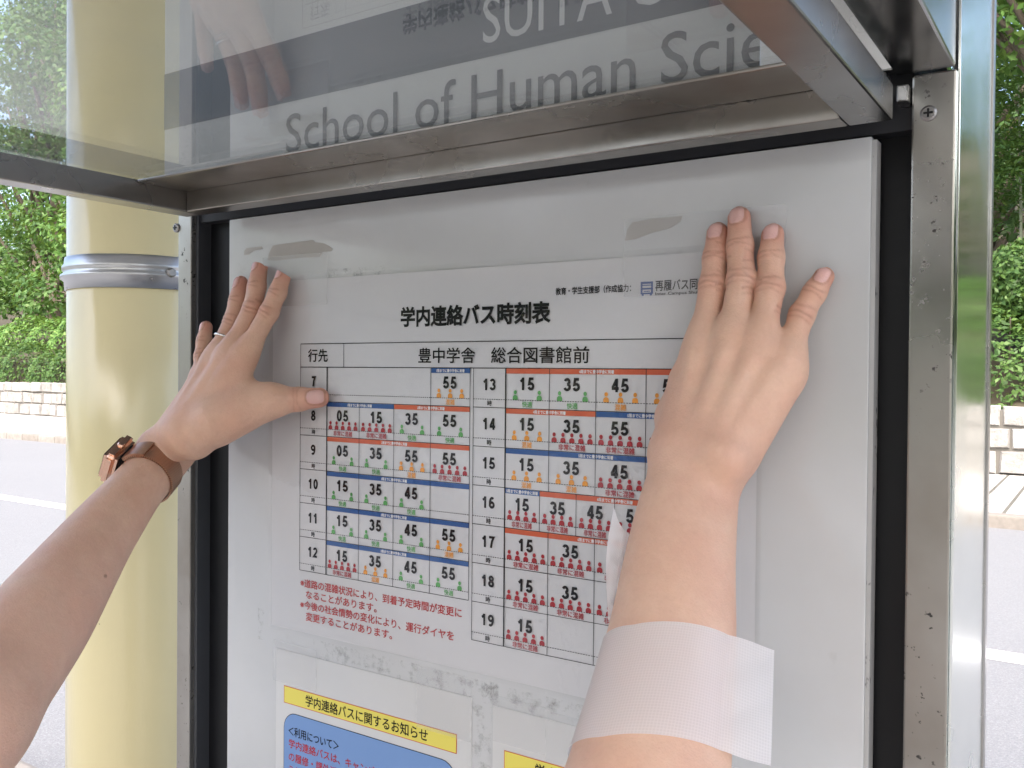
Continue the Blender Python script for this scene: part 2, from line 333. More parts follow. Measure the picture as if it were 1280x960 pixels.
def culm(x, y, z, h, lean):
    t = thing('bamboo', 'thin pale bamboo culm with feathery leaves at the right edge of the picture', 'bamboo', (x, y, z), 'bamboo culms at the right edge')
    m = MB(); pts = [(x + lean * k * k, y, z - .3 + (h + .3) * k) for k in np.linspace(0, 1, 9)]; m.tube(pts, [.04 * (1 - .75 * k) for k in np.linspace(0, 1, 9)], 7); m.build('culm', M['culm'], t, True)
    P = []; N = []
    for k in np.linspace(.38, 1, 12):
        for s in range(2):
            an = random.uniform(0, 6.28); c = np.array([x + lean * k * k + math.cos(an) * .5, y + math.sin(an) * .5, z + h * k + random.uniform(-.15, .1)])
            p, d = blob_points(c, (.6, .6, .16), 60, .2); P.append(p); N.append(d * .3 + np.array([0, 0, 1]))
    link('crown', leaves_mesh('crown', np.concatenate(P), np.concatenate(N), .085, .28), M['leaf_mid'], t)
for i in range(11): culm(-3.2 + i * .42 + random.uniform(-.12, .12), 18.6 + random.uniform(-.8, 1.6), 2.5, random.uniform(5.2, 7.4), random.uniform(-.4, .4))
# the far wood: one uncountable mass of foliage
P_, N_ = [], []
for k in range(70):
    x = random.uniform(-75, 18); y = random.uniform(28, 40); p, d = blob_points((x, y, random.uniform(4, 15)), (3.2, 2.5, 2.2), 420, .6); P_.append(p); N_.append(d + np.array([0, -.3, .4]))
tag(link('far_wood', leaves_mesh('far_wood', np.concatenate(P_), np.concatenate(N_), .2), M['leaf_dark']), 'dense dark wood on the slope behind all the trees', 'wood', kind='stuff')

# unseen wood added behind the camera to darken reflections in the board and film
P_, N_ = [], []
for k in range(120):
    x = random.uniform(-26, 34); y = random.uniform(-26, -20); p, d = blob_points((x, y, random.uniform(1.2, 6.5)), (2.6, 2.0, 1.5), 300, .6); P_.append(p); N_.append(d + np.array([0, .3, .4]))
tag(link('reflection_wood', leaves_mesh('reflection_wood', np.concatenate(P_), np.concatenate(N_), .26), M['leaf_mid']), 'unseen green wood added behind the camera to darken reflections', 'wood', kind='stuff')

# ------------------------------------------------------------------ presumed roof, out of view, added and sized to shade the board
m = MB(); m.box((-1.9, -2.5, 2.42), (1.2, .62, 2.50), bev=.01)
roof = thing('shade_roof', 'unseen flat roof added overhead to shade the notice board', 'roof', (-.6, -.5, 2.42))
m.build('roof_slab', flat('roof_paint', (.55, .55, .53), .6), roof)
m = MB(); m.tube([(1.05, .25, 0), (1.05, .25, 2.42)], .055, 16); m.build('roof_post', M['galv'], roof, True)

# yellow column with its steel band
CX, CY, CR = -1.070, .20, .0915
q = NT('yellow_enamel'); n = q.noise(3, 5); sp = q.ramp(q.noise(70, 3), [(.76, (0, 0, 0)), (.79, (1, 1, 1))])
c = q.mix(n, (.76, .67, .39), (.73, .645, .37)); c = q.mix(sp, c, (.30, .27, .16))
q.set(Base_Color=c, Roughness=.16, Specular_IOR_Level=.6).bump(q.noise(90, 2, q.coord(scale=(1, 1, .3))), .16, .002); M['yellow_paint'] = q.m
colm = thing('column', 'thick pale yellow painted round column left of the display case', 'column', (CX, CY, .09))
m = MB(); m.tube([(CX, CY, .09), (CX, CY, 2.42)], CR, 72); m.build('shaft', M['yellow_paint'], colm, True)
m = MB(); n = 72; prof = [(.0, .0005), (.0, .0022), (.011, .003), (.0145, .0075), (.019, .0075), (.022, .0030), (.0255, .0055), (.030, .0055), (.033, .003), (.041, .0022), (.041, .0005)]
zb = 1.600
v = [(CX + (CR + r) * math.cos(2 * math.pi * k / n), CY + (CR + r) * math.sin(2 * math.pi * k / n), zb + z) for z, r in prof for k in range(n)]
m.raw(v, [(i * n + k, i * n + (k + 1) % n, (i + 1) * n + (k + 1) % n, (i + 1) * n + k) for i in range(len(prof) - 1) for k in range(n)])
band = m.build('clamp_band', M['galv'], colm, True)
def bolt(m, c, d, r, h):
    c = Vector(c); d = Vector(d).normalized(); m.tube([c, c + d * h * .6, c + d * h], [r, r, r * .7], 12)
m = MB(); d = Vector((1.09, -.30, 0)).normalized(); bolt(m, Vector((CX, CY, zb + .02)) + d * (CR + .004), d, .006, .008); m.build('bolt', M['screw'], band)

# ------------------------------------------------------------------ display case
Zc = 1.5
case = thing('display_case', 'open steel framed timetable display case with white panel and raised acrylic cover', 'display case', (-.395, .07, .09))
ZB = .72
m = MB(); m.box((-.7196, -.003, ZB), (-.7011, .145, 1.663), bev=.0012); pl = m.build('post', M['steel_post'], case)
m = MB(); m.box((-.0921, -.003, ZB), (-.0703, .139, 1.662), bev=.0012)
pr = m.build('post', [M['steel_post'], M['steel_mirror']], case)
for p in pr.data.polygons:
    if p.normal.x > .9: p.material_index = 1
m = MB(); m.box((-.0702, -.0012, ZB), (-.0685, .1392, 2.15), bev=.0004); m.build('side_panel', M['steel_mirror'], case)
m = MB(); m.box((-.0915, .1395, ZB), (-.0672, .150, 2.15), bev=.001); m.build('rear_trim', M['steel_dark'], case)
m = MB(); m.box((-.7010, .002, ZB), (-.6970, .020, 1.663)); m.build('inner_side', M['grey_side'], case)
m = MB(); m.box((-.7008, .016, ZB + .002), (-.0923, .12, 1.70)); m.build('back_plate', M['black'], case)
m = MB(); m.box((-.7196, -.004, ZB - .05), (-.0703, .145, ZB - .0005), bev=.002); m.build('bottom_rail', M['steel'], case)
for x in (-.66, -.14): m = MB(); m.box((x - .03, .04, .06), (x + .03, .10, ZB - .051), bev=.004); m.build('leg', M['steel'], case)
m = MB(); m.box((-.6520, 0, .78), (-.1130, .0125, 1.6328), bev=.0008); panel = m.build('panel', M['panel'], case)
# chipped dark edge of the panel
q = NT('chipped_edge'); q.set(Base_Color=q.ramp(q.noise(60, 4, q.coord(scale=(1, 1, .5)), .8), [(.60, (.42, .42, .41)), (.66, (.06, .06, .06))]), Roughness=.6); M['chip'] = q.m
m = MB(); m.box((-.1129, .0012, .79), (-.1105, .0122, 1.631)); m.build('panel_edge', M['chip'], panel)
m = MB(); m.box((-.6970, .004, 1.6345), (-.0923, .0155, 1.668)); m.build('gasket', flat('dark_gasket', (.018, .019, .022), .5), case)
def screw(par, x, z, y, r=.0042):
    m = MB(); m.tube([(x, y + .001, z), (x, y - .0012, z), (x, y - .002, z)], [r, r, r * .75], 16)
    o = m.build('screw', M['screw'], par)
    m = MB(); m.box((x - r * .55, y - .0026, z - r * .12), (x + r * .55, y - .00195, z + r * .12)); m.box((x - r * .12, y - .00255, z - r * .55), (x + r * .12, y - .0020, z + r * .55)); m.build('slot', M['black'], o)
screw(pl, *[at(221, 285, -.003)[i] for i in (0, 2)], -.003); screw(pr, *[at(1161, 142, -.003)[i] for i in (0, 2)], -.003)
screw(pl, -.711, .95, -.003); screw(pr, -.081, .95, -.003)
m = MB(); bolt(m, at(285, 256, .002), (0, -1, 0), .003, .006); m.build('bolt', M['screw'], case)
m = MB(); m.box((-.0985, -.011, 1.6465), (-.0925, .003, 1.6555), bev=.0008); m.build('hinge_plate', M['steel_dark'], case)
m = MB(); m.box((-.1730, -.0120, 1.6640), (-.1000, -.0022, 2.15), bev=.0010); m.build('side_channel', M['steel_dark'], case)
# arm of the cover support running out above the right post
m = MB(); m.box((-.0998, -.62, 1.6625), (-.0707, -.0035, 1.775), bev=.0015); m.build('support_arm', M['steel'], case)
m = MB(); m.box((-.7196, -.62, 1.6905), (-.6905, -.0035, 1.775), bev=.0015)
# open cover: four rails and the acrylic pane
cov = thing('case_cover_dummy', 'x', 'x')
bpy.data.objects.remove(cov)
YF = -.90
m = MB(); m.box((-.672, YF, 1.6325), (-.650, -.0285, 1.6515), bev=.0012); m.build('cover_rail', M['steel_dark'], case)
m = MB(); m.box((-.1185, YF, 1.6325), (-.0966, -.0285, 1.6515), bev=.0012); m.build('cover_rail', M['steel'], case)
m = MB(); m.box((-.6495, -.0465, 1.6325), (-.1190, -.0285, 1.6515), bev=.0010); m.build('cover_rail', M['steel_dirty'], case)
m = MB(); m.box((-.6495, YF, 1.6325), (-.1190, YF + .02, 1.6515), bev=.0012); m.build('cover_rail', M['steel'], case)
m = MB(); m.box((-.6490, -.0930, 1.6490), (-.1195, -.0470, 1.6512), bev=.0010); m.build('cover_lip', M['steel_dirty'], case)
m = MB(); m.box((-.668, YF + .004, 1.6520), (-.1005, -.032, 1.6548)); m.build('cover_pane', M['acrylic'], case)
m = MB(); m.box((-.705, -.0275, 1.640), (-.1005, -.0125, 1.6600), bev=.003); m.build('hinge', M['steel_dark'], case)

# ------------------------------------------------------------------ lettering helpers
def glyphs(s, size, bold=0.0, sx=1.0, align='LEFT', shear=0.0):
    c = bpy.data.curves.new('t', 'FONT'); c.body = s; c.size = 1; c.align_x = align; c.resolution_u = 3; c.shear = shear
    if bold: c.bevel_depth = bold; c.bevel_resolution = 0
    o = bpy.data.objects.new('t', c); COL.objects.link(o)
    dg = bpy.context.evaluated_depsgraph_get(); me = bpy.data.meshes.new_from_object(o.evaluated_get(dg))
    v = np.array([q.co[:] for q in me.vertices]) if len(me.vertices) else np.zeros((0, 3)); f = [tuple(p.vertices) for p in me.polygons]
    bpy.data.objects.remove(o); bpy.data.curves.remove(c); bpy.data.meshes.remove(me)
    v = v * np.array([size * sx, size, size * .05]); return v, f
def put(m, s, x, z, y, size, mi=0, bold=0.0, sx=1.0, align='LEFT', width=None):
    v, f = glyphs(s, size, bold, sx, align)
    if not len(v): return
    if width:
        w = v[:, 0].max() - v[:, 0].min(); v[:, 0] = (v[:, 0] - v[:, 0].min()) * width / w
    m.raw([(x + a[0], y - a[2], z + a[1]) for a in v], f, mi)
def quad(m, x0, x1, z0, z1, y, mi=0): m.face([(x0, y, z0), (x1, y, z0), (x1, y, z1), (x0, y, z1)], mi)
def ribbon(m, pts, w, y, mi=0, closed=False):
    p = np.array(pts, float); n = len(p)
    if closed: t = np.roll(p, -1, 0) - np.roll(p, 1, 0)
    else: t = np.gradient(p, axis=0)
    seg = np.diff(p, axis=0); L = np.linalg.norm(seg, axis=1); seg = seg / L[:, None]
    nor = []
    for i in range(n):
        if closed: a = p[i] - p[i - 1]; b = p[(i + 1) % n] - p[i]; a = a / np.linalg.norm(a); b = b / np.linalg.norm(b)
        else: a = seg[max(i - 1, 0)]; b = seg[min(i, n - 2)]
        na = np.array([-a[1], a[0]]); nb = np.array([-b[1], b[0]]); s = na + nb; s /= np.linalg.norm(s) + 1e-9; nor.append(s / max(.45, s @ na))
    nor = np.array(nor); A = p + nor * w / 2; B = p - nor * w / 2
    for i in range(n if closed else n - 1):
        j = (i + 1) % n; m.face([(B[i][0], y, B[i][1]), (B[j][0], y, B[j][1]), (A[j][0], y, A[j][1]), (A[i][0], y, A[i][1])], mi)
def arc(cx, cy, rx, ry, a0, a1, n=12): return [(cx + rx * math.cos(rad(a0 + (a1 - a0) * i / n)), cy + ry * math.sin(rad(a0 + (a1 - a0) * i / n))) for i in range(n + 1)]
s6 = [(arc(.31, .31, .205, .215, 0, 342, 18), True), (arc(.335, .47, .23, .435, 55, 190, 12), False)]
DG = {'0': [(arc(.31, .5, .2, .405, 0, 342, 19), True)], '1': [([(.36, 0), (.36, 1)], False), ([(.11, .68), (.24, .76), (.36, .93)], False)],
      '2': [(arc(.31, .68, .2, .22, 165, -35, 12) + [(.12, .1), (.55, .1)], False)], '3': [(arc(.29, .71, .19, .19, 165, -90, 11), False), (arc(.29, .31, .22, .215, 90, -165, 12), False)],
      '4': [([(.42, 0), (.42, 1)], False), ([(.40, .93), (.10, .33)], False), ([(.02, .27), (.6, .27)], False)],
      '5': [([(.54, .905), (.20, .905), (.135, .50)] + arc(.3, .32, .215, .22, 118, -165, 13), False)], '6': s6,
      '7': [([(.06, .905), (.52, .905), (.36, .55), (.26, 0)], False)], '8': [(arc(.31, .73, .165, .175, 0, 340, 17), True), (arc(.31, .29, .205, .2, 0, 342, 18), True)],
      '9': [([(.62 - a, 1 - b) for a, b in k], c) for k, c in s6]}
def number(m, s, cx, z, h, y, mi=0, adv=.74, st=.215):
    x = cx - len(s) * adv * h / 2 + .04 * h
    for ch in s:
        for k, (p, cl) in enumerate(DG[ch]): ribbon(m, [(x + a * h, z + b * h) for a, b in p], st * h, y - k * .00001, mi, cl)
        x += adv * h
def icon(m, cx, z, h, y, mi):
    r = h * .2; pts = arc(cx, z + h - r, r, r * 1.12, 0, 340, 13); m.face([(a, y, b) for a, b in pts], mi)
    w = h * .31; b = [(cx - w, z), (cx + w, z)] + arc(cx, z + h * .26, w, h * .27, 0, 180, 8); m.face([(p[0], y, p[1]) for p in b], mi)

# ------------------------------------------------------------------ sign above the case
q = NT('sign_face'); q.set(Base_Color=q.mix(q.noise(8, 4), (.50, .50, .48), (.46, .46, .45)), Roughness=.4); M['sign'] = q.m
M['sign_dark'] = flat('sign_band', (.045, .055, .066), .4); M['sign_text'] = flat('sign_letter', (.055, .06, .066), .5); M['sign_light'] = flat('sign_pale_letter', (.46, .46, .45), .5)
sign = thing('sign_board', 'grey campus name sign with dark band above the display case', 'sign', (-.41, .06, 1.69))
m = MB(); m.box((-.745, 0, 1.672), (-.1000, .12, 2.15), bev=.001); m.build('face', M['sign'], sign)
m = MB(); quad(m, -.7449, -.1001, 1.7245, 1.7765, -.0004); m.build('dark_band', M['sign_dark'], sign)
m = MB(); put(m, 'School of Human Sciences', -.580, 1.6822, -.0006, .0462, width=.495, bold=.002); m.build('lettering', M['sign_text'], sign)
m = MB(); put(m, 'SUITA CAMPUS', -.378, 1.7345, -.0009, .0480, width=.262, bold=.002); m.build('lettering', M['sign_light'], sign)

# ------------------------------------------------------------------ the timetable poster
X = lambda mm: mm / 1000; Z = lambda mm: Zc + mm / 1000
post = thing('timetable_poster', 'large laminated bus timetable with coloured rows, held against the panel by two hands', 'poster', (-.385, -.0005, Z(-217)))
nx, nz = 60, 44
def curl(x, z):                                   # the sheet lifts a little along its top edge
    tz = (z - Z(66)) / .014; return -.0006 - (.0014 * max(0, min(1, tz)) ** 2) - .0003 * math.sin(x * 31) * math.sin(z * 27 + 1)
def grid_sheet(name, x0, x1, z0, z1, off, mat, par):
    m = MB(); vs = [(x0 + (x1 - x0) * i / nx, curl(x0 + (x1 - x0) * i / nx, z0 + (z1 - z0) * j / nz) + off, z0 + (z1 - z0) * j / nz) for j in range(nz + 1) for i in range(nx + 1)]
    m.raw(vs, [(j * (nx + 1) + i, j * (nx + 1) + i + 1, (j + 1) * (nx + 1) + i + 1, (j + 1) * (nx + 1) + i) for j in range(nz) for i in range(nx)]); return m.build(name, mat, par, True)
sheet_ = grid_sheet('sheet', X(-594.6), X(-175.4), Z(-217), Z(75), 0, M['sheet'], post)
Y1, Y2, Y3 = -.00105, -.00115, -.00125
T0 = 22.1; R0 = 3.0; RH = 28.07
LX = [-560.5, -530.0, -494.6, -458.8, -422.8, -386.6]; RX = [-383.6, -355.6, -319.7, -283.8, -247.7, -211.6]
K = {'g': (3, 2, '快適'), 'o': (4, 3, '混雑'), 'r': (2, 5, '非常に混雑'), 'q': (2, 4, '非常に混雑')}
mt_print = [M['ink'], M['ink_red'], M['ink_dred'], M['ink_green'], M['ink_orange'], M['band_blue'], M['band_red'], M['ink_white']]
grid = MB(); labs = MB()
def hl(x0, x1, z, w=.45): quad(grid, X(x0), X(x1), Z(z - w / 2), Z(z + w / 2), Y2)
def vl(x, z0, z1, w=.45): quad(grid, X(x - w / 2), X(x + w / 2), Z(z0), Z(z1), Y2 - .00002)
def dot(x0, x1, z):
    x = x0
    while x < x1: quad(grid, X(x), X(min(x + 1.3, x1)), Z(z - .22), Z(z + .22), Y2 - .00001); x += 2.0
rowsL = [('7', [None, None, None, ('55', 'o')], [(3, 4, 5, '1')]), ('8', [('05', 'r'), ('15', 'r'), ('35', 'g'), ('55', 'g')], [(0, 2, 5, '1'), (2, 4, 6, '2')]),
         ('9', [('05', 'g'), ('35', 'g'), ('55', 'o'), ('55', 'r')], [(0, 4, 6, '2')]), ('10', [('15', 'g'), ('35', 'g'), ('45', 'g'), None], [(0, 4, 5, '3')]),
         ('11', [('15', 'g'), ('35', 'g'), ('45', 'g'), ('55', 'o')], [(0, 4, 5, '3')]), ('12', [('15', 'r'), ('35', 'o'), ('45', 'g'), ('55', 'g')], [(0, 4, 5, '3')])]
rowsR = [('13', [('15', 'g'), ('35', 'g'), ('45', 'o'), ('55', 'o')], [(0, 4, 6, '4')]), ('14', [('15', 'o'), ('35', 'r'), ('55', 'r'), ('', 'r')], [(0, 2, 6, '4'), (2, 4, 5, '5')]),
         ('15', [('15', 'o'), ('35', 'o'), ('45', 'r'), ('', 'r')], [(0, 4, 5, '5')]), ('16', [('15', 'q'), ('35', 'q'), ('45', 'q'), ('55', 'q'), ('', 'q')], [(0, 1, 5, '5'), (1, 5, 6, '6')]),
         ('17', [('15', 'r'), ('35', 'r'), ('45', 'r'), ('', 'r')], [(0, 4, 6, '6')]), ('18', [('15', 'r'), ('35', 'r'), ('45', 'r'), None], []), ('19', [('15', 'r'), None, None, None], [])]
hl(LX[0], RX[5], T0, .6); hl(LX[0], RX[5], R0, .6); vl(-511.7, R0, T0)
for XX, rows in ((LX, rowsL), (RX, rowsR)):
    nb = R0 - RH * len(rows); vl(XX[0], nb, T0 if XX is LX else R0); vl(XX[1], nb, R0, 1.1); vl(XX[5], nb, R0 if XX is LX else T0)
    for i, (hr, cells, bnd) in enumerate(rows):
        rw = MB()
        zt = R0 - RH * i; zd = zt - 22.2; hl(XX[0], XX[5], zt - RH); dot(XX[0], XX[5], zd)
        nc = len(cells); xs = XX[1:] if nc == 4 else [XX[1] + (XX[5] - XX[1]) * k / nc for k in range(nc + 1)]
        cxh = (XX[0] + XX[1]) / 2; number(rw, hr, X(cxh), Z(zt - 15.8), .0083, Y2 - .00004)
        put(rw, '時', X(cxh - 2), Z(zt - 26.6), Y2, .0042, 0, .02)
        for k in range(1, nc):
            if hr == '7' and k < 3: continue
            vl(xs[k], zt - RH, zt)
        for a, b, mi, d in bnd:
            quad(rw, X(xs[a] + .3), X(xs[b] - .3), Z(zt - 3.8), Z(zt - .3), Y1, mi)
            cx = (xs[a] + xs[b]) / 2; put(rw, d + '限までに豊中学舎に到着', X(cx - 13), Z(zt - 3.05), Y2, .0026, 7, .03, width=.026)
        for k, ce in enumerate(cells):
            if ce is None: continue
            cx = (xs[k] + xs[k + 1]) / 2; w = xs[k + 1] - xs[k]; mi, cnt, lab = K[ce[1]]
            if ce[0]: number(rw, ce[0], X(cx), Z(zt - 15.3), .0089, Y2 - .00004, 0, .78 if nc == 4 else .72)
            sp = {2: .55, 3: .29, 5: .193, 4: .235}[cnt] * w
            for j in range(cnt): icon(rw, X(cx + (j - (cnt - 1) / 2) * sp), Z(zd + .1), .0066, Y2, mi)
            wl = {'快適': 8.4, '混雑': 8.4, '非常に混雑': 21}[lab] * w / 36
            put(rw, lab, X(cx - wl / 2), Z(zt - 26.8), Y2, .0044, mi, .018, width=wl / 1000)
        rw.build('timetable_row', mt_print, sheet_)
put(labs, '行先', X(-552), Z(8.3), Y2, .0112, 0, .012, width=.0225)
put(labs, '豊中学舎　総合図書館前', X(-435), Z(7.6), Y2, .0120, 0, .012, width=.146)
put(labs, '学内連絡バス時刻表', X(-452.6), Z(35.5), Y2, .0155, 0, .034, width=.1335)
put(labs, '教育・学生支援部（作成協力：', X(-315.5), Z(53.2), Y2, .0052, 0, .02, width=.0565)
put(labs, '再履バス同好会', X(-242), Z(53.0), Y2, .0072, 0, .02, width=.040)
put(labs, 'Inter Campus Shuttle Bus', X(-242), Z(49.7), Y2, .0026, 0, .02, width=.040)
for i, (s, x, zz, w) in enumerate([('※道路の混雑状況により、到着予定時間が変更に', -559.5, -178.6, .167), ('なることがあります。', -553, -187.5, .078), ('※今後の社会情勢の変化により、運行ダイヤを', -559.5, -196.6, .160), ('変更することがあります。', -553, -205.8, .094)]):
    put(labs, s, X(x), Z(zz), Y2, .0074, 1, .016, width=w)
lg = MB(); bx, bz = -252.2, 49.6
for a in ((0, 8.6, 7.6, 9), (0, 1.3, 1.6, 7.6), (7.3, 8.6, 1.6, 7.6), (0, 8.6, 4.0, 5.0), (1.3, 7.3, 6.4, 7.0), (0, 8.6, 1.0, 2.0), (.8, 2.2, 0, 1.0), (6.4, 7.8, 0, 1.0), (2.2, 6.4, 2.6, 3.1)):
    quad(lg, X(bx + a[0]), X(bx + a[1]), Z(bz + a[2]), Z(bz + a[3]), Y2)
grid.build('table_lines', mt_print, sheet_)
labs.build('lettering', mt_print, sheet_); lg.build('bus_logo', M['logo_blue'], sheet_)
grid_sheet('laminate', X(-598), X(-172), Z(-220), Z(79), -.0012, M['film'], post)

# ------------------------------------------------------------------ notices, tape, residue on the panel
def rrect(x0, x1, z0, z1, r): return arc(x1 - r, z1 - r, r, r, 0, 90, 6) + arc(x0 + r, z1 - r, r, r, 90, 180, 6) + arc(x0 + r, z0 + r, r, r, 180, 270, 6) + arc(x1 - r, z0 + r, r, r, 270, 360, 6)
def notice(x0, x1, ztop, title, label):
    t = thing('notice', label, 'notice', (X((x0 + x1) / 2), -.0003, Z(ztop - 290)), 'notices taped under the timetable')
    m = MB(); m.box((X(x0), -.0007, Z(ztop - 290)), (X(x1), -.0002, Z(ztop))); sh = m.build('sheet', M['notice'], t)
    w = x1 - x0; a, b, c = x0 + 10, x1 - 13, ztop - 29.5
    m = MB(); quad(m, X(a), X(b), Z(c - 14.6), Z(c), -.0009, 0); quad(m, X(a + .6), X(b - .6), Z(c - 14.0), Z(c - .6), -.001, 1); m.build('title_box', [M['band_red'], M['yellow']], sh)
    m = MB(); m.face([(X(p), -.0009, Z(q)) for p, q in rrect(a, b, c - 220, c - 21.5, 14)]); m.face([(X(p), -.001, Z(q)) for p, q in rrect(a + .5, b - .5, c - 219.5, c - 22, 13.6)], 1); m.build('text_box', [M['ink'], M['box_blue']], sh)
    m = MB(); put(m, title, X(a + 26), Z(c - 11.2), -.0012, .0100, 0, .012, width=(b - a - 53) / 1000); m.build('title_lettering', [M['ink'], M['ink_red']], sh); m = MB()
    put(m, '＜利用について＞', X(a + 6), Z(c - 40), -.0012, .0086, 0, .012, width=.058)
    for i, s in enumerate(('学内連絡バスは、キャンパス間の移動のため', 'の履修・課外活動を行う学生及び業務を行', 'う教育・研究のための移動手段です。', '乗車の際は係員の指示に従ってください。')):
        put(m, s, X(a + 6.5), Z(c - 50.5 - i * 11), -.0012, .0080, 1, .012, width=len(s) * .0080)
    m.build('lettering', [M['ink'], M['ink_red']], sh); return t
notice(-588.5, -383.2, -235.8, '学内連絡バスに関するお知らせ', 'paper notice with yellow title bar and blue text box, lower left under the timetable')
notice(-364.5, -160.0, -237.4, '学内連絡バスに関するお知らせ', 'second paper notice with yellow title bar, partly hidden behind the right forearm')
def piece(x0, x1, z0, z1, label, y=-.0024, mat=None, tilt=0.0, cat='tape', name='tape_piece', group='tape pieces on the panel', wave=.0006):
    m = MB(); n = 10; vs = []
    for j in range(n + 1):
        for i in range(n + 1):
            s, tt = i / n, j / n; x = x0 + (x1 - x0) * s; zz = z0 + (z1 - z0) * tt + tilt * (s - .5)
            vs.append((X(x + (random.uniform(-.5, .5) if i in (0, n) and 0 < j < n else 0)), y - wave * abs(math.sin(s * 5 + tt * 3)) * random.uniform(.5, 1) * .6, Z(zz)))
    m.raw(vs, [(j * (n + 1) + i, j * (n + 1) + i + 1, (j + 1) * (n + 1) + i + 1, (j + 1) * (n + 1) + i) for j in range(n) for i in range(n)])
    o = m.build(name, mat or M['tape'], None, True); return tag(o, label, cat, group)
piece(-606, -528.9, 53.8, 96, 'whitish tape square under the fingertips of the left hand')
piece(-263.5, -159.3, 49.5, 99.5, 'large translucent tape square under the fingertips of the right hand', y=-.0025)
piece(-591, -540, -263, -228.5, 'tape holding the top left corner of the lower left notice', y=-.0016)
piece(-434, -383.0, -268, -222.5, 'tape over the top right corner of the lower left notice', y=-.0016)
piece(-364.8, -320, -262, -229, 'tape on the top left corner of the right hand notice', y=-.0016)
piece(-319.5, -268, -266, -231, 'crumpled tape on the right notice, beside the forearm', y=-.0017, wave=.0015)
def scrap(poly, label, mat, y=-.0004, group='paper scraps left on the panel'):
    m = MB(); m.face([(*at(u, v, y),) for u, v in poly]); bm = bmesh.new()
    me = bpy.data.meshes.new('paper_scrap'); me.from_pydata(m.v, [], m.f); bm.from_mesh(me)
    if bm.faces[:][0].normal.y > 0: bmesh.ops.reverse_faces(bm, faces=bm.faces[:])
    r = bmesh.ops.extrude_face_region(bm, geom=bm.faces[:]); 
    for g in r['geom']:
        if isinstance(g, bmesh.types.BMVert): g.co.y += .0003
    bmesh.ops.recalc_face_normals(bm, faces=bm.faces[:]); bm.to_mesh(me); bm.free(); return tag(link('paper_scrap', me, mat), label, 'scrap', group)
q = NT('old_paper'); q.set(Base_Color=q.mix(q.noise(60, 5), (.47, .455, .42), (.40, .385, .355)), Roughness=.9); M['scrap'] = q.m
scrap([(334, 325), (336, 317), (341, 307), (356, 304.5), (391, 300), (394, 303), (404, 304), (410, 307), (416, 311), (414, 314), (403, 315), (400, 321), (370, 323), (345, 326)], 'larger torn beige paper scrap above the left hand', M['scrap'])
scrap([(305, 319), (305, 314), (308, 310), (327, 308), (328, 311), (317, 313), (311, 318)], 'small torn beige paper scrap near the panel left edge', M['scrap'])
scrap([(781, 301), (784, 287), (790, 278), (815, 273), (853, 270), (851, 277), (838, 285), (812, 292), (795, 299)], 'torn beige paper scrap left of the right hand fingertips', M['scrap'])
q = NT('glue_residue'); t = q.t; tr = q.n('BsdfTransparent'); mx = q.n('MixShader'); f = q.ramp(q.noise(85, 7, None, .72), [(.50, (0, 0, 0)), (.72, (.55, .55, .55))])
q.set(Base_Color=(.45, .45, .43), Roughness=.9); q.l(f, mx.inputs[0]); q.l(tr.outputs[0], mx.inputs[1]); q.l(q.b.outputs[0], mx.inputs[2]); q.l(mx.outputs[0], q.out.inputs[0]); M['residue'] = q.m
m = MB()
for a in ((-545, -360, -236.5, -221, 0), (-365, -232, -249, -222, 0), (-533, -470, 68, 82, 0), (-612, -604, -232, -205, 0), (-383, -366, -300, -222, 0), (-230, -120, -300, -240, 0)):
    m = MB(); quad(m, X(a[0]), X(a[1]), Z(a[2]), Z(a[3]), -.00025); m.build('glue_residue', M['residue'], panel)

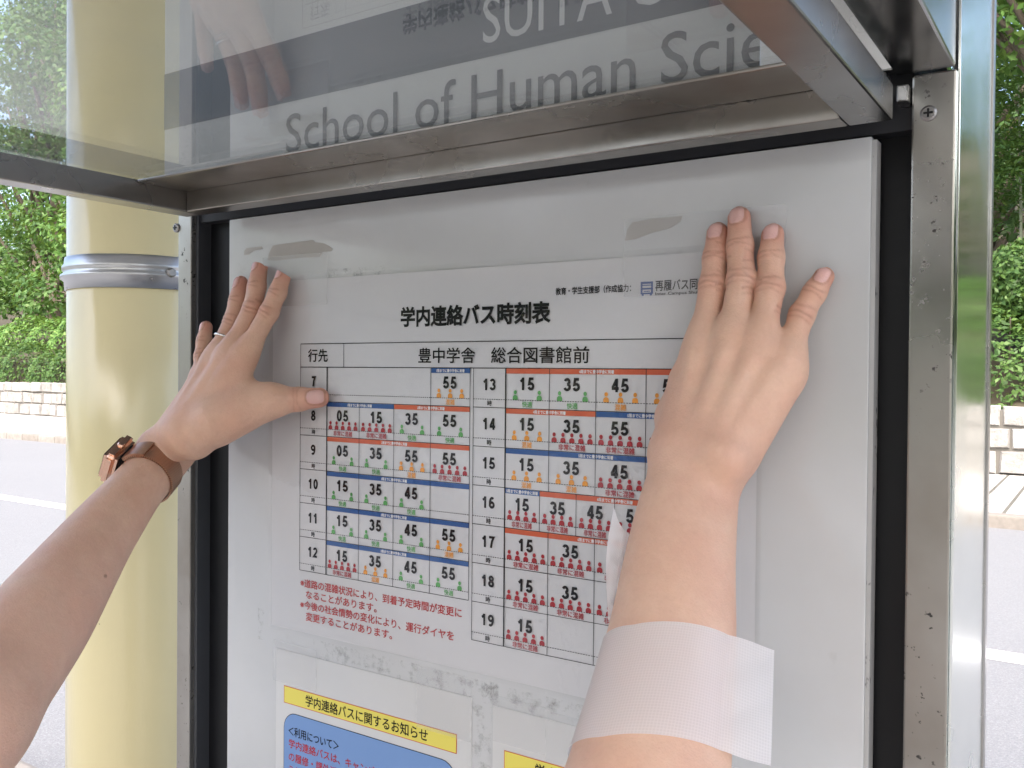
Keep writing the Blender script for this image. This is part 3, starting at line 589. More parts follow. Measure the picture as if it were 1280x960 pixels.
# ------------------------------------------------------------------ organic surfaces: distance fields meshed by surface nets
def cap(P, a, b, ra, rb):
    a = np.asarray(a, float); b = np.asarray(b, float); d = b - a; t = np.clip(((P - a) @ d) / (d @ d + 1e-12), 0, 1)
    return np.linalg.norm(P - a - t[:, None] * d, axis=1) - (ra + (rb - ra) * t)
def ell(P, c, r):
    q = (P - np.asarray(c)) / np.asarray(r); k = np.linalg.norm(q, axis=1); return (k - 1) * min(r)
def smin(a, b, k):
    h = np.clip(.5 + .5 * (b - a) / k, 0, 1); return b + (a - b) * h - k * h * (1 - h)
def chain(P, pts, rs, k):
    d = None
    for i in range(len(pts) - 1):
        e = cap(P, pts[i], pts[i + 1], rs[i], rs[i + 1]); d = e if d is None else smin(d, e, k)
    return d
def nets(f, lo, hi, h, A=None):
    """mesh the zero set of f; A is an orthonormal local frame (rows) with lo, hi given in it"""
    A = np.eye(3) if A is None else A
    g = lambda Q: np.concatenate([f(Q[i:i + 60000] @ A) for i in range(0, len(Q), 60000)])
    B = 10; n = np.ceil((np.array(hi) - lo) / h / B).astype(int) * B; lo = np.array(lo, float)
    F = np.full(n, 1.0, np.float32); nb = n // B
    ib = np.stack(np.meshgrid(*[np.arange(k) for k in nb], indexing='ij'), -1).reshape(-1, 3)
    dc = g(lo + (ib * B + (B - 1) / 2) * h); R = h * B * .87
    F4 = F.reshape(nb[0], B, nb[1], B, nb[2], B); F4 *= np.sign(dc).reshape(nb).astype(np.float32)[:, None, :, None, :, None]
    act = ib[np.abs(dc) < R * 1.35 + .006]; off = np.stack(np.meshgrid(*[np.arange(B)] * 3, indexing='ij'), -1).reshape(-1, 3)
    idx = (act[:, None, :] * B + off[None]).reshape(-1, 3); F[idx[:, 0], idx[:, 1], idx[:, 2]] = g(lo + idx * h)
    s = F < 0; c = np.zeros(np.array(n) - 1, np.int8)
    sl = lambda a, i, j, k: a[i:a.shape[0] - 1 + i, j:a.shape[1] - 1 + j, k:a.shape[2] - 1 + k]
    for i in (0, 1):
        for j in (0, 1):
            for k in (0, 1): c += sl(s, i, j, k)
    cells = np.argwhere((c > 0) & (c < 8)); vid = np.full(c.shape, -1, np.int64); vid[tuple(cells.T)] = np.arange(len(cells))
    acc = np.zeros((len(cells), 3)); cnt = np.zeros(len(cells))
    cor = [(i, j, k) for i in (0, 1) for j in (0, 1) for k in (0, 1)]
    for a in cor:
        for ax in range(3):
            if a[ax]: continue
            b = list(a); b[ax] = 1; fa = F[tuple((cells + a).T)]; fb = F[tuple((cells + b).T)]; mk = (fa < 0) != (fb < 0)
            t = np.where(mk, fa / np.where(mk, fa - fb, 1), 0); p = np.array(a, float)[None] + np.eye(3)[ax] * t[:, None]; acc += p * mk[:, None]; cnt += mk
    V = lo + (cells + acc / cnt[:, None]) * h; faces = []
    for ax in range(3):
        o = [k for k in range(3) if k != ax]; a0 = np.moveaxis(s, ax, 0); e = np.argwhere(a0[:-1] != a0[1:]); pos = np.zeros((len(e), 3), int); pos[:, ax] = e[:, 0]; pos[:, o[0]] = e[:, 1]; pos[:, o[1]] = e[:, 2]
        ok = (pos[:, o[0]] > 0) & (pos[:, o[1]] > 0) & np.all(pos < np.array(c.shape), 1); pos = pos[ok]; inside = s[tuple(pos.T)]
        q = []
        for d0, d1 in ((1, 1), (0, 1), (0, 0), (1, 0)):
            pp = pos.copy(); pp[:, o[0]] -= d0; pp[:, o[1]] -= d1; q.append(vid[tuple(pp.T)])
        q = np.stack(q, 1); fl = inside if ax != 1 else ~inside; q[~fl] = q[~fl][:, ::-1]; faces.append(q[np.all(q >= 0, 1)])
    faces = np.concatenate(faces); W_ = V @ A
    e = h * .4
    def grad(Q): return np.stack([f(Q + np.eye(3)[k] * e) - f(Q - np.eye(3)[k] * e) for k in range(3)], 1) / (2 * e)
    for _ in range(2):
        G = grad(W_); nn = np.linalg.norm(G, axis=1)[:, None] + 1e-9; W_ = W_ - G / nn * np.clip(f(W_)[:, None] / nn, -h * .5, h * .5)
    G = grad(W_); G /= np.linalg.norm(G, axis=1)[:, None] + 1e-9; return W_, faces, G
def frame_along(d, ref=(0, 0, 1)):
    a = np.asarray(d, float); a /= np.linalg.norm(a); b = np.cross(ref, a); b /= np.linalg.norm(b); return np.stack([a, b, np.cross(a, b)])

class Arm:
    """one arm: fingers, palm and wrist from joints, then forearm sections, elbow and shoulder"""
    def __init__(s, fingers, thumb, bases, wrist, extra, sections, elbow, shoulder, fr=(.0082, .0078, .0071, .0064), thr=(.0170, .0118, .0092, .0080)):
        s.F, s.T, s.B, s.W, s.E, s.S, s.el, s.sh, s.fr, s.tr = fingers, thumb, bases, wrist, extra, sections, elbow, shoulder, fr, thr
        s.scale = (1.0, 1.04, 1.0, .88)
    def palm(s, P):
        d = None
        for i, (f, b) in enumerate(zip(s.F, s.B)):
            mcp = np.array(f[0]); k = s.scale[i]; e = cap(P, b, mcp, .0118, .0094 * k); d = e if d is None else smin(d, e, .012)
            ext = mcp + (np.array(f[1]) - mcp) * .30; d = smin(d, cap(P, mcp, ext, .0091 * k, .0076 * k), .008)
        for a, b in zip(s.F, s.F[1:]):        # flesh between the knuckles
            A_ = np.array(a[0]) + (np.array(a[1]) - a[0]) * .16; B_ = np.array(b[0]) + (np.array(b[1]) - b[0]) * .16; d = smin(d, cap(P, A_, B_, .0064, .0064), .008)
        for (a, b, ra, rb, k) in s.E: d = smin(d, cap(P, a, b, ra, rb), k)
        return d
    def spine(s):
        c = np.array([q[0] for q in s.S] + [s.el + (s.el - s.S[-1][0]) * .05]); e = np.array([q[1] for q in s.S] + [s.S[-1][1]]); ab = np.array([q[2:] for q in s.S] + [(.036, .035)])
        k = np.concatenate([[0], np.cumsum(np.linalg.norm(np.diff(c, axis=0), axis=1))]); t = np.linspace(0, k[-1], 70)
        def sm(y):
            y = np.stack([np.interp(t, k, y[:, i]) for i in range(y.shape[1])], 1)
            for _ in range(14): y[1:-1] = (y[:-2] + 2 * y[1:-1] + y[2:]) / 4
            return y
        s.c, s.e, s.ab = sm(c), sm(e), sm(ab); s.tg = np.gradient(s.c, axis=0); s.ds = np.linalg.norm(s.tg, axis=1); s.tg /= s.ds[:, None]
    def fore(s, P):
        if not hasattr(s, 'c'): s.spine()
        i = np.argmin(((P * P).sum(1)[:, None] - 2 * P @ s.c.T + (s.c * s.c).sum(1)[None]), 1)
        u = i + ((P - s.c[i]) * s.tg[i]).sum(1) / s.ds[i]; uc = np.clip(u, 0, 68.999); j = uc.astype(int); f = (uc - j)[:, None]
        lp = lambda A: A[j] * (1 - f) + A[j + 1] * f
        R = P - lp(s.c); T = lp(s.tg); E = lp(s.e); ab = lp(s.ab); ax = (R * T).sum(1); E = E - T * (E * T).sum(1)[:, None]; E /= np.linalg.norm(E, axis=1)[:, None]; B = np.cross(T, E)
        x = (R * E).sum(1); y = (R * B).sum(1); q = np.sqrt((x / ab[:, 0]) ** 2 + (y / ab[:, 1]) ** 2 + (ax / ab[:, 1]) ** 2); d = (q - 1) * ab.min(1)
        return smin(d, cap(P, s.el, s.sh, .036, .046), .02)
    def __call__(s, P):
        out = s.fore(P); hc = np.mean([f[0] for f in s.F] + list(s.B), 0); nr = np.nonzero(np.linalg.norm(P - hc, axis=1) < .125)[0]
        if not len(nr): return out
        Q = P[nr]; p = smin(s.palm(Q), out[nr], .014); p = smin(p, chain(Q, s.T[:2], s.tr[:2], .01), .012); o = smin(p, chain(Q, s.T[1:], s.tr[1:], .004), .010)
        for f, k in zip(s.F, s.scale):
            fc = (np.asarray(f[0]) + f[3]) / 2; m = np.nonzero(np.linalg.norm(Q - fc, axis=1) < .075)[0]
            if len(m): e = chain(Q[m], f, [r * k for r in s.fr], .0035); o[m] = np.minimum(o[m], smin(p[m], e, .0075))
        out[nr] = o; return out
    def decorate(s, V, N):
        """creases, nails: returns displacement along N and an RGBA mask (nail, flush, crease)"""
        D = np.zeros(len(V)); C = np.zeros((len(V), 4)); C[:, 3] = 1
        for f, k, isT in [(f, k, False) for f, k in zip(s.F, s.scale)] + [(s.T, 1.0, True)]:
            J = [np.array(q) for q in f]; r3 = (s.tr if isT else s.fr)[-1] * k
            ax = J[3] - J[2]; L = np.linalg.norm(ax); ax /= L
            dors = s.dorsal if not isT else s.tdors; dn = dors - ax * (dors @ ax); dn /= np.linalg.norm(dn); lat = np.cross(ax, dn)
            R = V - J[2]; a = R @ ax; w = R @ lat; hh = R @ dn; near = (a > -.004) & (a < L + r3 * 1.3) & (np.hypot(w, hh) < r3 * 1.6)
            # nail: from mid distal phalanx to the tip
            n0, n1 = L - r3 * .95, L + r3 * .80; nc, nl = (n0 + n1) / 2, (n1 - n0) / 2; wn = r3 * .74
            q = (np.abs((a - nc) / nl) ** 3 + np.abs(w / wn) ** 3) ** (1 / 3.); up = near & (hh > r3 * .15)
            nail = np.clip((1.0 - q) / .10, 0, 1) * up; rim = np.exp(-((q - 1.07) / .10) ** 2) * up * (a < n1 + .0006)
            D -= rim * .0006; D -= nail * .0001 ; C[:, 0] = np.maximum(C[:, 0], nail); C[:, 2] = np.maximum(C[:, 2], rim * .75)
            C[:, 1] = np.maximum(C[:, 1], near * np.clip((a + .002) / (L), 0, 1))
            for ji, (dep, offs, sg) in ((1, (.00055, (-.0036, -.0004, .0034), .0007)), (2, (.00038, (-.0015, .0009), .0006))):
                t1 = J[ji] - J[ji - 1]; t1 /= np.linalg.norm(t1); t2 = J[ji + 1] - J[ji]; t2 /= np.linalg.norm(t2); t = t1 + t2; t /= np.linalg.norm(t)
                dn2 = dors - t * (dors @ t); dn2 /= np.linalg.norm(dn2); lt = np.cross(t, dn2); R = V - J[ji]; a2 = R @ t; w2 = R @ lt; h2 = R @ dn2; rr = .0086 * k
                mk = np.clip((h2 - rr * .05) / (rr * .5), 0, 1) * (np.abs(a2) < .012) * (np.abs(w2) < rr * 1.5) * (h2 < rr * 2)
                if isT and ji == 1: continue
                for i, o in enumerate(offs):
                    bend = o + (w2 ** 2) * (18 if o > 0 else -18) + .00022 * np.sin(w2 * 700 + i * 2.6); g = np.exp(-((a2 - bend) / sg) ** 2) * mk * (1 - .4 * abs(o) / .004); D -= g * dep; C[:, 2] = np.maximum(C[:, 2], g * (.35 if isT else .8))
                C[:, 1] = np.maximum(C[:, 1], .45 * mk * np.exp(-(a2 / .007) ** 2))
        return D, C

# left arm (joints in metres)
L = lambda u, v, y: at(u, v, y)
LF = [[L(303, 450, -.034), L(336, 391, -.0185), L(347, 366, -.0135), L(355, 342, -.0089)],
      [L(285, 449, -.036), L(316, 386, -.0195), L(321, 358, -.0140), L(325, 332, -.0089)],
      [L(267, 455, -.035), L(291, 402, -.0190), L(297, 376, -.0135), L(301, 354, -.0089)],
      [L(251, 478, -.036), L(253, 446, -.0235), L(255, 427, -.0180), L(257.5, 409, -.0135)]]
LT = [L(272, 528, -.056), L(340, 501, -.030), L(374, 499, -.0175), L(399, 497, -.0106)]
LB = [L(236, 549, -.062), L(229, 543, -.066), L(221, 539, -.066), L(213, 537, -.062)]
LE = [(L(292, 474, -.040), L(333, 499, -.032), .0085, .0080, .014), (L(245, 545, -.058), L(300, 515, -.046), .016, .014, .018),
      (L(196, 556, -.067), L(197, 557, -.067), .0125, .0125, .010)]
for (a, b) in ((LB[0], LF[0][0]), (LB[1], LF[1][0]), (LB[2], LF[2][0]), (LB[3], LF[3][0])):
    a2 = a + (b - a) * .05 + np.array([0, -.0085, 0]); b2 = b + (a - b) * .06 + np.array([0, -.0082, 0]); LE.append((a2, b2, .0026, .0036, .0052))
def sec(u, v, d, a, b, perp):    # a forearm section: centre, width direction, half width and half depth
    e = RC @ np.array([perp[0], perp[1], .15]); return (atd(u, v, d), e / np.linalg.norm(e), a, b)
pl_ = (.76, .65)
LS = [sec(222, 552, .778, .0215, .0165, pl_), sec(200, 579, .752, .0212, .0185, pl_), sec(171, 610, .715, .0208, .0215, pl_), sec(119, 677, .655, .0258, .0250, pl_), sec(48, 778, .575, .0328, .0315, pl_), sec(-20, 866, .520, .0345, .034, pl_)]
LEL = atd(-60, 905, .495); LSH = np.array([-.60, -.50, 1.25])
left = Arm(LF, LT, LB, None, LE, LS, LEL, LSH); left.dorsal = np.array([-.30, -.95, 0.1]); left.tdors = np.array([.15, -1, .1]); left.dorsal /= np.linalg.norm(left.dorsal)
# right arm
RF = [[L(877, 440, -.033), L(891, 357, -.0200), L(894, 323, -.0140), L(897, 291, -.0089)],
      [L(914, 437, -.035), L(927, 350, -.0210), L(925, 307, -.0140), L(924, 272, -.0089)],
      [L(948, 444, -.034), L(963, 360, -.0200), L(964, 322, -.0135), L(966, 293, -.0089)],
      [L(981, 459, -.030), L(1002, 394, -.0165), L(1018, 366, -.0125), L(1030, 346, -.0095)]]
RT = [L(862, 566, -.040), L(849, 524, -.028), L(860, 485, -.0150), L(872, 455, -.0106)]
RB = [L(858, 556, -.050), L(874, 555, -.054), L(893, 558, -.055), L(912, 562, -.052)]
RE = [(L(905, 573, -.062), L(906, 574, -.062), .0115, .0115, .010), (L(850, 560, -.048), L(860, 480, -.030), .0125, .011, .016), (L(975, 475, -.030), L(925, 560, -.042), .011, .012, .014)]
for (a, b) in ((RB[0], RF[0][0]), (RB[1], RF[1][0]), (RB[2], RF[2][0]), (RB[3], RF[3][0])):
    a2 = a + (b - a) * .02 + np.array([0, -.0088, 0]); b2 = b + (a - b) * .05 + np.array([0, -.0096, 0]); RE.append((a2, b2, .0024, .0036, .0052))
pr_ = (1.0, .06)
RS = [sec(870, 588, .508, .0250, .0185, pr_), sec(859, 640, .491, .0272, .0205, pr_), sec(850, 700, .474, .0288, .0240, pr_), sec(840, 800, .449, .0317, .0280, pr_), sec(827, 880, .427, .0337, .0310, pr_), sec(808, 985, .400, .0362, .034, pr_)]
REL = np.array([-.172, -.235, 1.240]); RSH = np.array([-.27, -.50, 1.245])
right = Arm(RF, RT, RB, None, RE, RS, REL, RSH); right.dorsal = np.array([0, -1, .05]); right.tdors = np.array([-.7, -.7, 0])

def skin_mat():
    q = NT('skin'); at_ = q.n('Attribute'); at_.attribute_name = 'mask'; sp = q.n('SeparateColor'); q.l(at_.outputs['Color'], sp.inputs[0])
    n1 = q.noise(28, 5); n2 = q.noise(7, 3); n3 = q.noise(420, 3)
    c = q.mix(q.ramp(n1, [(.35, (0, 0, 0)), (.65, (1, 1, 1))]), (.74, .49, .355), (.69, .42, .295)); c = q.mix(q.ramp(n2, [(.45, (0, 0, 0)), (.75, (.4, .4, .4))]), c, (.66, .38, .30)); c = q.mix(q.ramp(q.noise(95, 4, None, .7), [(.40, (0, 0, 0)), (.70, (.26, .26, .26))]), c, (.55, .30, .22)); c = q.mix(q.ramp(q.noise(17, 2), [(.55, (0, 0, 0)), (.72, (.10, .10, .10))]), c, (.42, .37, .30))
    c = q.mix(q.math('MULTIPLY', n3, .22), c, (.44, .26, .18))
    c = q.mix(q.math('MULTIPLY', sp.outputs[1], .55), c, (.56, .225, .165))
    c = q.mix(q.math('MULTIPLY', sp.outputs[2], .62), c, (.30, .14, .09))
    c = q.mix(q.math('MULTIPLY', sp.outputs[0], .85), c, (.70, .44, .40))
    c = q.mix(q.math('SUBTRACT', 1.0, at_.outputs['Alpha']), c, (.22, .12, .08))
    r = q.math('MULTIPLY_ADD', sp.outputs[0], -.26, .50)
    q.set(Base_Color=c, Roughness=r, Specular_IOR_Level=.35, Subsurface_Weight=.18, Subsurface_Scale=.004); q.b.inputs['Subsurface Radius'].default_value = (1, .35, .2)
    vo = q.n('TexVoronoi'); vo.inputs['Scale'].default_value = 900; q.l(q.coord(), vo.inputs['Vector']); h = q.math('ADD', q.math('MULTIPLY', vo.outputs['Distance'], .35), q.math('ADD', q.noise(330, 4, None, .75), q.math('MULTIPLY', q.noise(70, 3), 2.2))); q.bump(h, .27, .0011); return q.m
M['skin'] = skin_mat()

# ------------------------------------------------------------------ the rest of the person (beside the camera, outside the picture)
TC = np.array([-.435, -.54, 0.0])
def torso(P):
    Q = P - TC; d = ell(Q, (0, 0, 1.12), (.155, .10, .20)); d = smin(d, ell(Q, (0, 0, .90), (.15, .105, .17)), .08)
    d = smin(d, cap(Q, (-.12, .02, 1.24), (.12, .02, 1.24), .05, .05), .06); d = smin(d, cap(Q, (0, 0, 1.24), (0, .02, 1.36), .055, .048), .03)
    for sx in (-1, 1): d = smin(d, chain(Q, [(sx * .08, 0, .86), (sx * .085, .01, .50), (sx * .085, -.02, .12)], [.085, .055, .04], .03), .04); d = smin(d, cap(Q, (sx * .085, -.03, .125), (sx * .09, .11, .115), .035, .028), .03)
    return d
def head(P):
    Q = P - TC; d = ell(Q, (0, .03, 1.445), (.068, .085, .088)); d = smin(d, ell(Q, (0, .055, 1.40), (.048, .055, .06)), .03)
    d = smin(d, cap(Q, (0, .112, 1.445), (0, .128, 1.418), .007, .011), .012)
    for sx in (-1, 1): d = smin(d, ell(Q, (sx * .072, .025, 1.435), (.009, .02, .03)), .008); d = -smin(-d, ell(Q, (sx * .028, .128, 1.455), (.016, .016, .010)), .012)
    d = smin(d, cap(Q, (-.018, .108, 1.385), (.018, .108, 1.385), .007, .007), .006)
    return d
def body(P):
    d = smin(torso(P), head(P), .02)
    for a in (left, right): d = smin(d, cap(P, a.el, a.sh, .0385, .0475), .02)
    return d
def person():
    Vs, Fs, Cs = [], [], []; n0 = 0
    for arm, base in ((left, LF[1][3]), (right, RF[1][3])):
        A = frame_along(arm.el - base); pts = np.array([q for f in arm.F + [arm.T] for q in f] + list(arm.B) + [t_[0] for t_ in arm.S] + [arm.el, arm.el + (arm.sh - arm.el) * .45]) @ A.T
        half = arm.el + (arm.sh - arm.el) * .42; cutd = arm.el - arm.sh; cutd = cutd / np.linalg.norm(cutd)
        f = lambda P, arm=arm, half=half, cutd=cutd: np.maximum(arm(P), -((P - half) @ cutd))
        V, Q, N = nets(f, pts.min(0) - .05, pts.max(0) + .05, .00105, A)
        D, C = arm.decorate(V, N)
        if arm is left:
            for (u, v, r) in ((132, 720, .0009), (160, 647, .0004)):
                rd = RC @ np.array([(u - 640) / FPX, (v - 480) / FPX, 1.0]); rd /= np.linalg.norm(rd); R = V - CAM; al_ = R @ rd; ds = np.linalg.norm(R - al_[:, None] * rd, axis=1); front = al_ < al_[ds < .006].min() + .012
                C[:, 3] = np.minimum(C[:, 3], np.where(front, np.clip((ds - r * .6) / r, 0.15, 1), 1))
        V = V + N * D[:, None]; Vs.append(V); Fs.append(Q + n0); Cs.append(C); n0 += len(V)
    V, Q, N = nets(body, (-.80, -.75, .05), (.0, -.12, 1.62), .009); V = V - N * .0006; C = np.zeros((len(V), 4)); C[:, 3] = 1; Vs.append(V); Fs.append(Q + n0); Cs.append(C)
    V = np.concatenate(Vs); F = np.concatenate(Fs); C = np.concatenate(Cs)
    me = bpy.data.meshes.new('person'); me.vertices.add(len(V)); me.vertices.foreach_set('co', V.ravel()); me.loops.add(4 * len(F)); me.loops.foreach_set('vertex_index', F.ravel()); me.polygons.add(len(F)); me.polygons.foreach_set('loop_start', np.arange(0, 4 * len(F), 4)); me.update(calc_edges=True)
    ca = me.color_attributes.new('mask', 'FLOAT_COLOR', 'POINT'); ca.data.foreach_set('color', C.ravel())
    me.transform(Matrix.Translation((-TC[0], -TC[1], -.09))); o = link('person', me, M['skin'], None, True); o.location = (TC[0], TC[1], .09)
    return tag(o, 'person with bare forearms pressing the timetable flat with both spread hands', 'person')
pers = person()
def shell(name, f, lo, hi, h, mat):
    V, Q, N = nets(f, lo, hi, h); me = bpy.data.meshes.new(name); me.from_pydata(V.tolist(), [], Q.tolist()); return link(name, me, mat, pers, True)
def shirt(P):
    d = torso(P)
    for a in (left, right): d = smin(d, cap(P, a.el + (a.sh - a.el) * .38, a.sh, .052, .056), .03)
    d = d - .010; Q = P - TC; return np.maximum(np.maximum(d, Q[:, 2] - 1.315), .84 - Q[:, 2])
shell('shirt', shirt, (-.80, -.75, .8), (.0, -.12, 1.4), .010, paper('white_cloth', (.70, .69, .66), .9))
shell('trousers', lambda P: np.maximum(np.maximum(torso(P) - .012, (P - TC)[:, 2] - .90), .17 - (P - TC)[:, 2]), (-.66, -.72, .1), (-.2, -.36, 1.0), .011, paper('navy_cloth', (.03, .035, .05), .9))
shell('hair', lambda P: np.maximum(smin(ell(P - TC, (0, .005, 1.462), (.085, .098, .092)), cap(P - TC, (0, -.05, 1.42), (0, -.075, 1.22), .065, .035), .03), -smin(ell(P - TC, (0, .13, 1.42), (.062, .085, .085)), ell(P - TC, (0, .12, 1.30), (.1, .08, .1)), .01)), (-.56, -.70, 1.1), (-.31, -.38, 1.58), .006, flat('dark_hair', (.02, .014, .011), .45))
for sx in (-1, 1):
    bm = bmesh.new(); bmesh.ops.create_uvsphere(bm, u_segments=14, v_segments=10, radius=.0115, matrix=Matrix.Translation((TC[0] + sx * .028, TC[1] + .104, 1.455)))
    m = MB(); m.bm(bm); m.build('eye', flat('eye', (.12, .08, .06), .15), pers, True)

# ------------------------------------------------------------------ watch, ring, tape strips on the arms
def surf(f, c, d, r1=.075):                # first distance from c along d where f becomes positive
    r = np.linspace(.001, r1, 120); v = f(c + d[None] * r[:, None]); k = np.nonzero(v > 0)[0]
    if not len(k): return r1
    i = k[0]; return r[0] if i == 0 else r[i - 1] + (r[i] - r[i - 1]) * v[i - 1] / (v[i - 1] - v[i])
wc = atd(187, 592, .735); ax = LS[2][0] - LS[0][0]; ax /= np.linalg.norm(ax)
vw = CAM - wc; vw -= ax * (vw @ ax); vw /= np.linalg.norm(vw); sd = np.cross(ax, vw)     # vw faces the camera, sd points across the wrist
if sd @ (RC @ np.array([-1, -.8, 0])) < 0: sd = -sd     # towards the upper left in the picture
out = sd * .95 - vw * .30; out /= np.linalg.norm(out); tng = np.cross(ax, out)
watch = thing('wristwatch', 'rose gold wristwatch with a fine mesh strap on the left wrist', 'watch', tuple(wc))
def mesh_strap():
    q = NT('woven_rose_metal'); v = q.coord('UV'); w = q.n('TexChecker'); w.inputs['Scale'].default_value = 1; mp = q.n('Mapping'); mp.inputs['Scale'].default_value = (150, 22, 1); mp.inputs['Rotation'].default_value = (0, 0, .0); tc = q.n('TexCoord'); q.l(tc.outputs['UV'], mp.inputs[0]); q.l(mp.outputs[0], w.inputs['Vector'])
    q.set(Base_Color=q.mix(w.outputs['Fac'], (.50, .30, .20), (.34, .19, .125)), Metallic=.85, Roughness=.40); q.bump(w.outputs['Fac'], .5, .0004); return q.m
M['rose_mesh'] = mesh_strap(); M['rose'] = flat('rose_gold', (.80, .52, .39), .24, 1); M['rose_dull'] = flat('dull_rose_gold', (.45, .26, .175), .38, .9)
NB = 72; hw = .0092
ring_ = []
for i in range(NB):
    a = 2 * math.pi * i / NB; d = out * math.cos(a) + tng * math.sin(a); row = []
    r = max(surf(left.fore, wc + ax * s, d) for s in (-hw, 0, hw)) + .0006
    ring_.append((d, r))
rs = np.array([r for _, r in ring_]); 
for _ in range(3): rs = np.maximum(rs, (np.roll(rs, 1) + np.roll(rs, -1)) / 2)
def strap(i0, i1, name, mat, ex=0.0, hw=hw):
    m = MB(); rows = []
    for i in range(i0, i1 + 1):
        d = ring_[i % NB][0]; r = rs[i % NB] + ex
        for (s, e) in ((-hw, 0), (-hw, .0016), (hw, .0016), (hw, 0)): rows.append(wc + d * (r + e) + ax * s)
    n = i1 - i0 + 1; fs = [(a * 4 + k, a * 4 + (k + 1) % 4, (a + 1) * 4 + (k + 1) % 4, (a + 1) * 4 + k) for a in range(n - 1) for k in range(4)]; fs += [(3, 2, 1, 0), tuple((n - 1) * 4 + k for k in range(4))]
    m.raw(rows, fs); o = m.build(name, mat, watch); uv = o.data.uv_layers.new(name='UVMap')
    for p in o.data.polygons:
        for li in p.loop_indices:
            vi = o.data.loops[li].vertex_index; uv.data[li].uv = ((vi // 4) / NB, 0.0 if vi % 4 < 2 else 1.0)
    return o
sgn = 1 if tng @ vw > 0 else -1
strap(5, NB - 5, 'strap', M['rose_mesh'])
if sgn > 0: strap(5, 15, 'strap_end', M['rose_dull'], .0017, .0094)
else: strap(NB - 15, NB - 5, 'strap_end', M['rose_dull'], .0017, .0094)
r0 = rs[0] + .0018
def obox(c, u, v, w, hu, hv, hwid, bev):
    bm = bmesh.new(); bmesh.ops.create_cube(bm, size=2)
    for q in bm.verts: q.co = Vector((q.co.x * hu, q.co.y * hv, q.co.z * hwid))
    bmesh.ops.bevel(bm, geom=bm.edges[:], offset=bev, segments=3, affect='EDGES')
    for q in bm.verts: q.co = Vector(c) + Vector(u) * q.co.x + Vector(v) * q.co.y + Vector(w) * q.co.z
    return bm
m = MB(); m.bm(obox(wc + out * (r0 + .0052), ax, tng, out, .0175, .0150, .0056, .0035)); cs = m.build('case', M['rose'], watch)
m = MB(); m.bm(obox(wc + out * (r0 + .0107), ax, tng, out, .0135, .0115, .0009, .0008)); m.build('glass', flat('dark_glass', (.012, .01, .012), .05), cs)
m = MB(); bolt(m, wc + out * (r0 + .005) + tng * sgn * .0140, tng * sgn, .0030, .0028); m.build('crown', M['rose'], cs)
m = MB(); m.bm(obox(wc + out * (r0 - .0005) , ax, tng, out, .0105, .0115, .0016, .0008)); m.build('sensor_back', M['black'], cs)
# ring on the left ring finger
a, b = LF[2][0], LF[2][1]; fd = (b - a) / np.linalg.norm(b - a); rc = a + (b - a) * .60; u_ = np.cross(fd, [0, 0, 1.]); u_ /= np.linalg.norm(u_); v_ = np.cross(fd, u_)
m = MB(); N1 = 40; vs = []
for i in range(N1):
    t_ = 2 * math.pi * i / N1; d = u_ * math.cos(t_) + v_ * math.sin(t_); rr = .0091
    for k in range(8): e = 2 * math.pi * k / 8; vs.append(rc + d * (rr + .0007 * math.cos(e)) + fd * .0011 * math.sin(e))
m.raw(vs, [(i * 8 + k, i * 8 + (k + 1) % 8, ((i + 1) % N1) * 8 + (k + 1) % 8, ((i + 1) % N1) * 8 + k) for i in range(N1) for k in range(8)])
tag(m.build('finger_ring', flat('silver', (.75, .74, .72), .15, 1), None, True), 'plain silver ring on the ring finger of the left hand', 'ring')

def woven_tape():
    q = NT('woven_clear_tape'); tc = q.n('TexCoord'); sx = q.n('SeparateXYZ'); q.l(tc.outputs['UV'], sx.inputs[0])
    w1 = q.math('POWER', q.math('ABSOLUTE', q.math('SINE', q.math('MULTIPLY', sx.outputs[0], math.pi / .00135))), .6); w2 = q.math('POWER', q.math('ABSOLUTE', q.math('SINE', q.math('MULTIPLY', sx.outputs[1], math.pi / .00125))), .6)
    g = q.math('MULTIPLY', w1, w2); q.set(Base_Color=(.92, .90, .89), Roughness=.22, Specular_IOR_Level=.6); q.bump(g, .25, .0004)
    tl = q.n('BsdfTranslucent'); tl.inputs[0].default_value = (.95, .94, .94, 1); mx = q.n('MixShader'); mx.inputs[0].default_value = .4; q.l(q.b.outputs[0], mx.inputs[1]); q.l(tl.outputs[0], mx.inputs[2])
    tr = q.n('BsdfTransparent'); m2 = q.n('MixShader'); q.l(q.math('MULTIPLY_ADD', g, -.09, .86), m2.inputs[0]); q.l(tr.outputs[0], m2.inputs[1]); q.l(mx.outputs[0], m2.inputs[2]); q.l(m2.outputs[0], q.out.inputs[0]); return q.m
M['woven'] = woven_tape()
def uvgrid(name, G, us, vs, label, group):
    nu, nv = len(us), len(vs); m = MB(); m.raw([G[j][i] for j in range(nv) for i in range(nu)], [(j * nu + i, j * nu + i + 1, (j + 1) * nu + i + 1, (j + 1) * nu + i) for j in range(nv - 1) for i in range(nu - 1)])
    o = m.build(name, M['woven'], None, True); uv = o.data.uv_layers.new(name='UVMap')
    for p in o.data.polygons:
        for li in p.loop_indices: vi = o.data.loops[li].vertex_index; uv.data[li].uv = (us[vi % nu], vs[vi // nu])
    return tag(o, label, 'tape', group)
A0 = atd(841, 828, .441); A1 = atd(811, 972, .403); axr = (A1 - A0) / np.linalg.norm(A1 - A0)
vr = CAM - (A0 + A1) / 2; vr -= axr * (vr @ axr); vr /= np.linalg.norm(vr); sr = np.cross(axr, vr)
if sr @ (RC @ np.array([1, 0, 0])) < 0: sr = -sr          # to the right in the picture
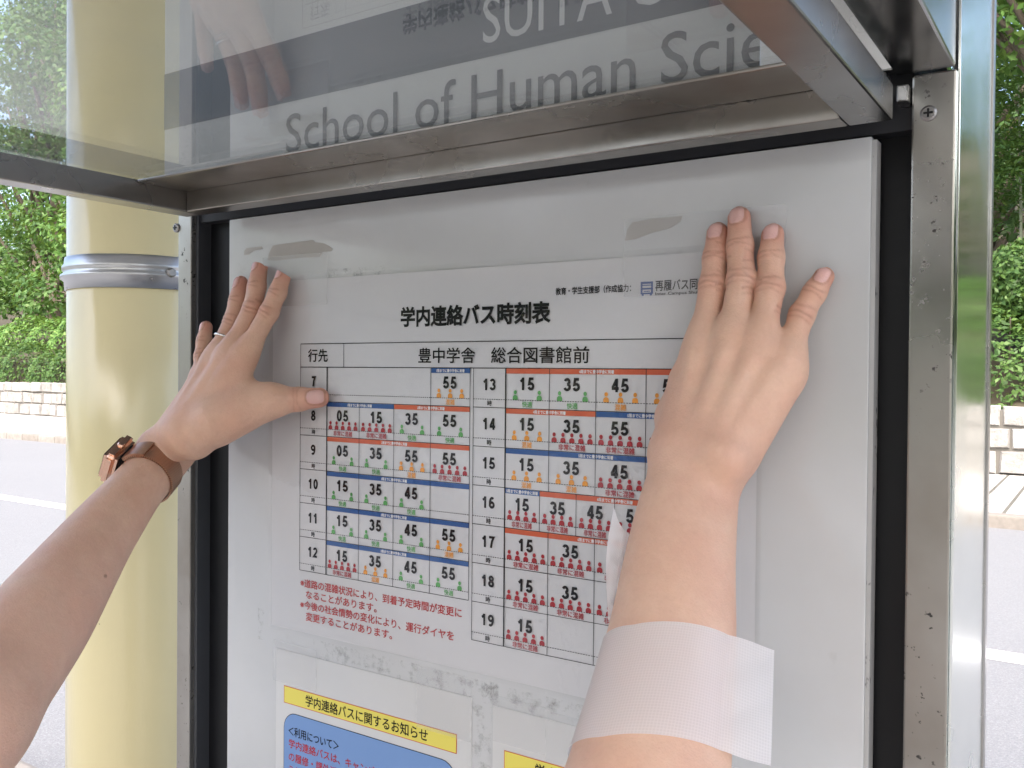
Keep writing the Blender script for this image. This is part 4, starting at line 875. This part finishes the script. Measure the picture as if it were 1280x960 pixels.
G = []; vs = np.linspace(0, .050, 22); al = np.linspace(-125, 52, 46); ext = np.linspace(.003, .023, 12); us = None
for v in vs:
    c = A0 + axr * (v / .050 * np.linalg.norm(A1 - A0)); row = []
    for a in al:
        d = vr * math.cos(rad(a)) + sr * math.sin(rad(a)); up = -axr * .012 * min(1, max(0, (a + 40) / 92)); row.append(c + up + d * (surf(right.fore, c + up, d) + .0009))
    tgd = row[-1] - row[-3]; tgd /= np.linalg.norm(tgd)
    tgd = tgd * .35 + sr * .9; tgd /= np.linalg.norm(tgd); last = row[-1]
    for e in ext: row.append(last + tgd * e - vr * (.10 * e) - axr * (.05 * e) + np.array([0, 0, .0004 * math.sin(v * 300 + e * 200)]))
    if us is None: us = np.concatenate([[0], np.cumsum([np.linalg.norm(row[i + 1] - row[i]) for i in range(len(row) - 1)])])
    G.append(row)
uvgrid('tape_strip', G, us, vs, 'wide translucent woven tape strip stuck across the right forearm, free end sticking out', 'tape strips waiting on the right arm')
# second strip stuck to the hidden side of the forearm, its free corner curling out on the left
B0 = atd(850, 676, .478); B1 = atd(841, 790, .451); axb = (B1 - B0) / np.linalg.norm(B1 - B0); G = []; al = np.linspace(-178, -98, 16); vs = np.linspace(0, .05, 16)
for v in vs:
    c = B0 + (B1 - B0) * (v / .05); row = []; s_ = v / .05
    for a in al:
        d = vr * math.cos(rad(a)) + sr * math.sin(rad(a)); row.append(c + d * (surf(right.fore, c, d) + .0012))
    last = row[-1]; fr_ = .0085 * (1 - s_) ** 1.4 + .0035 * math.sin(math.pi * s_) + .001
    for e in np.linspace(.15, 1, 7): row.append(last - sr * (fr_ * e) + vr * (.006 * e * e * (1 - s_)) - axb * (.009 * e * e * (1 - s_)))
    G.append(row)
us = np.concatenate([[0], np.cumsum([np.linalg.norm(G[0][i + 1] - G[0][i]) for i in range(len(G[0]) - 1)])])
uvgrid('tape_strip', G, us, vs, 'second woven tape strip behind the right forearm, its white corner curling out on the left', 'tape strips waiting on the right arm')
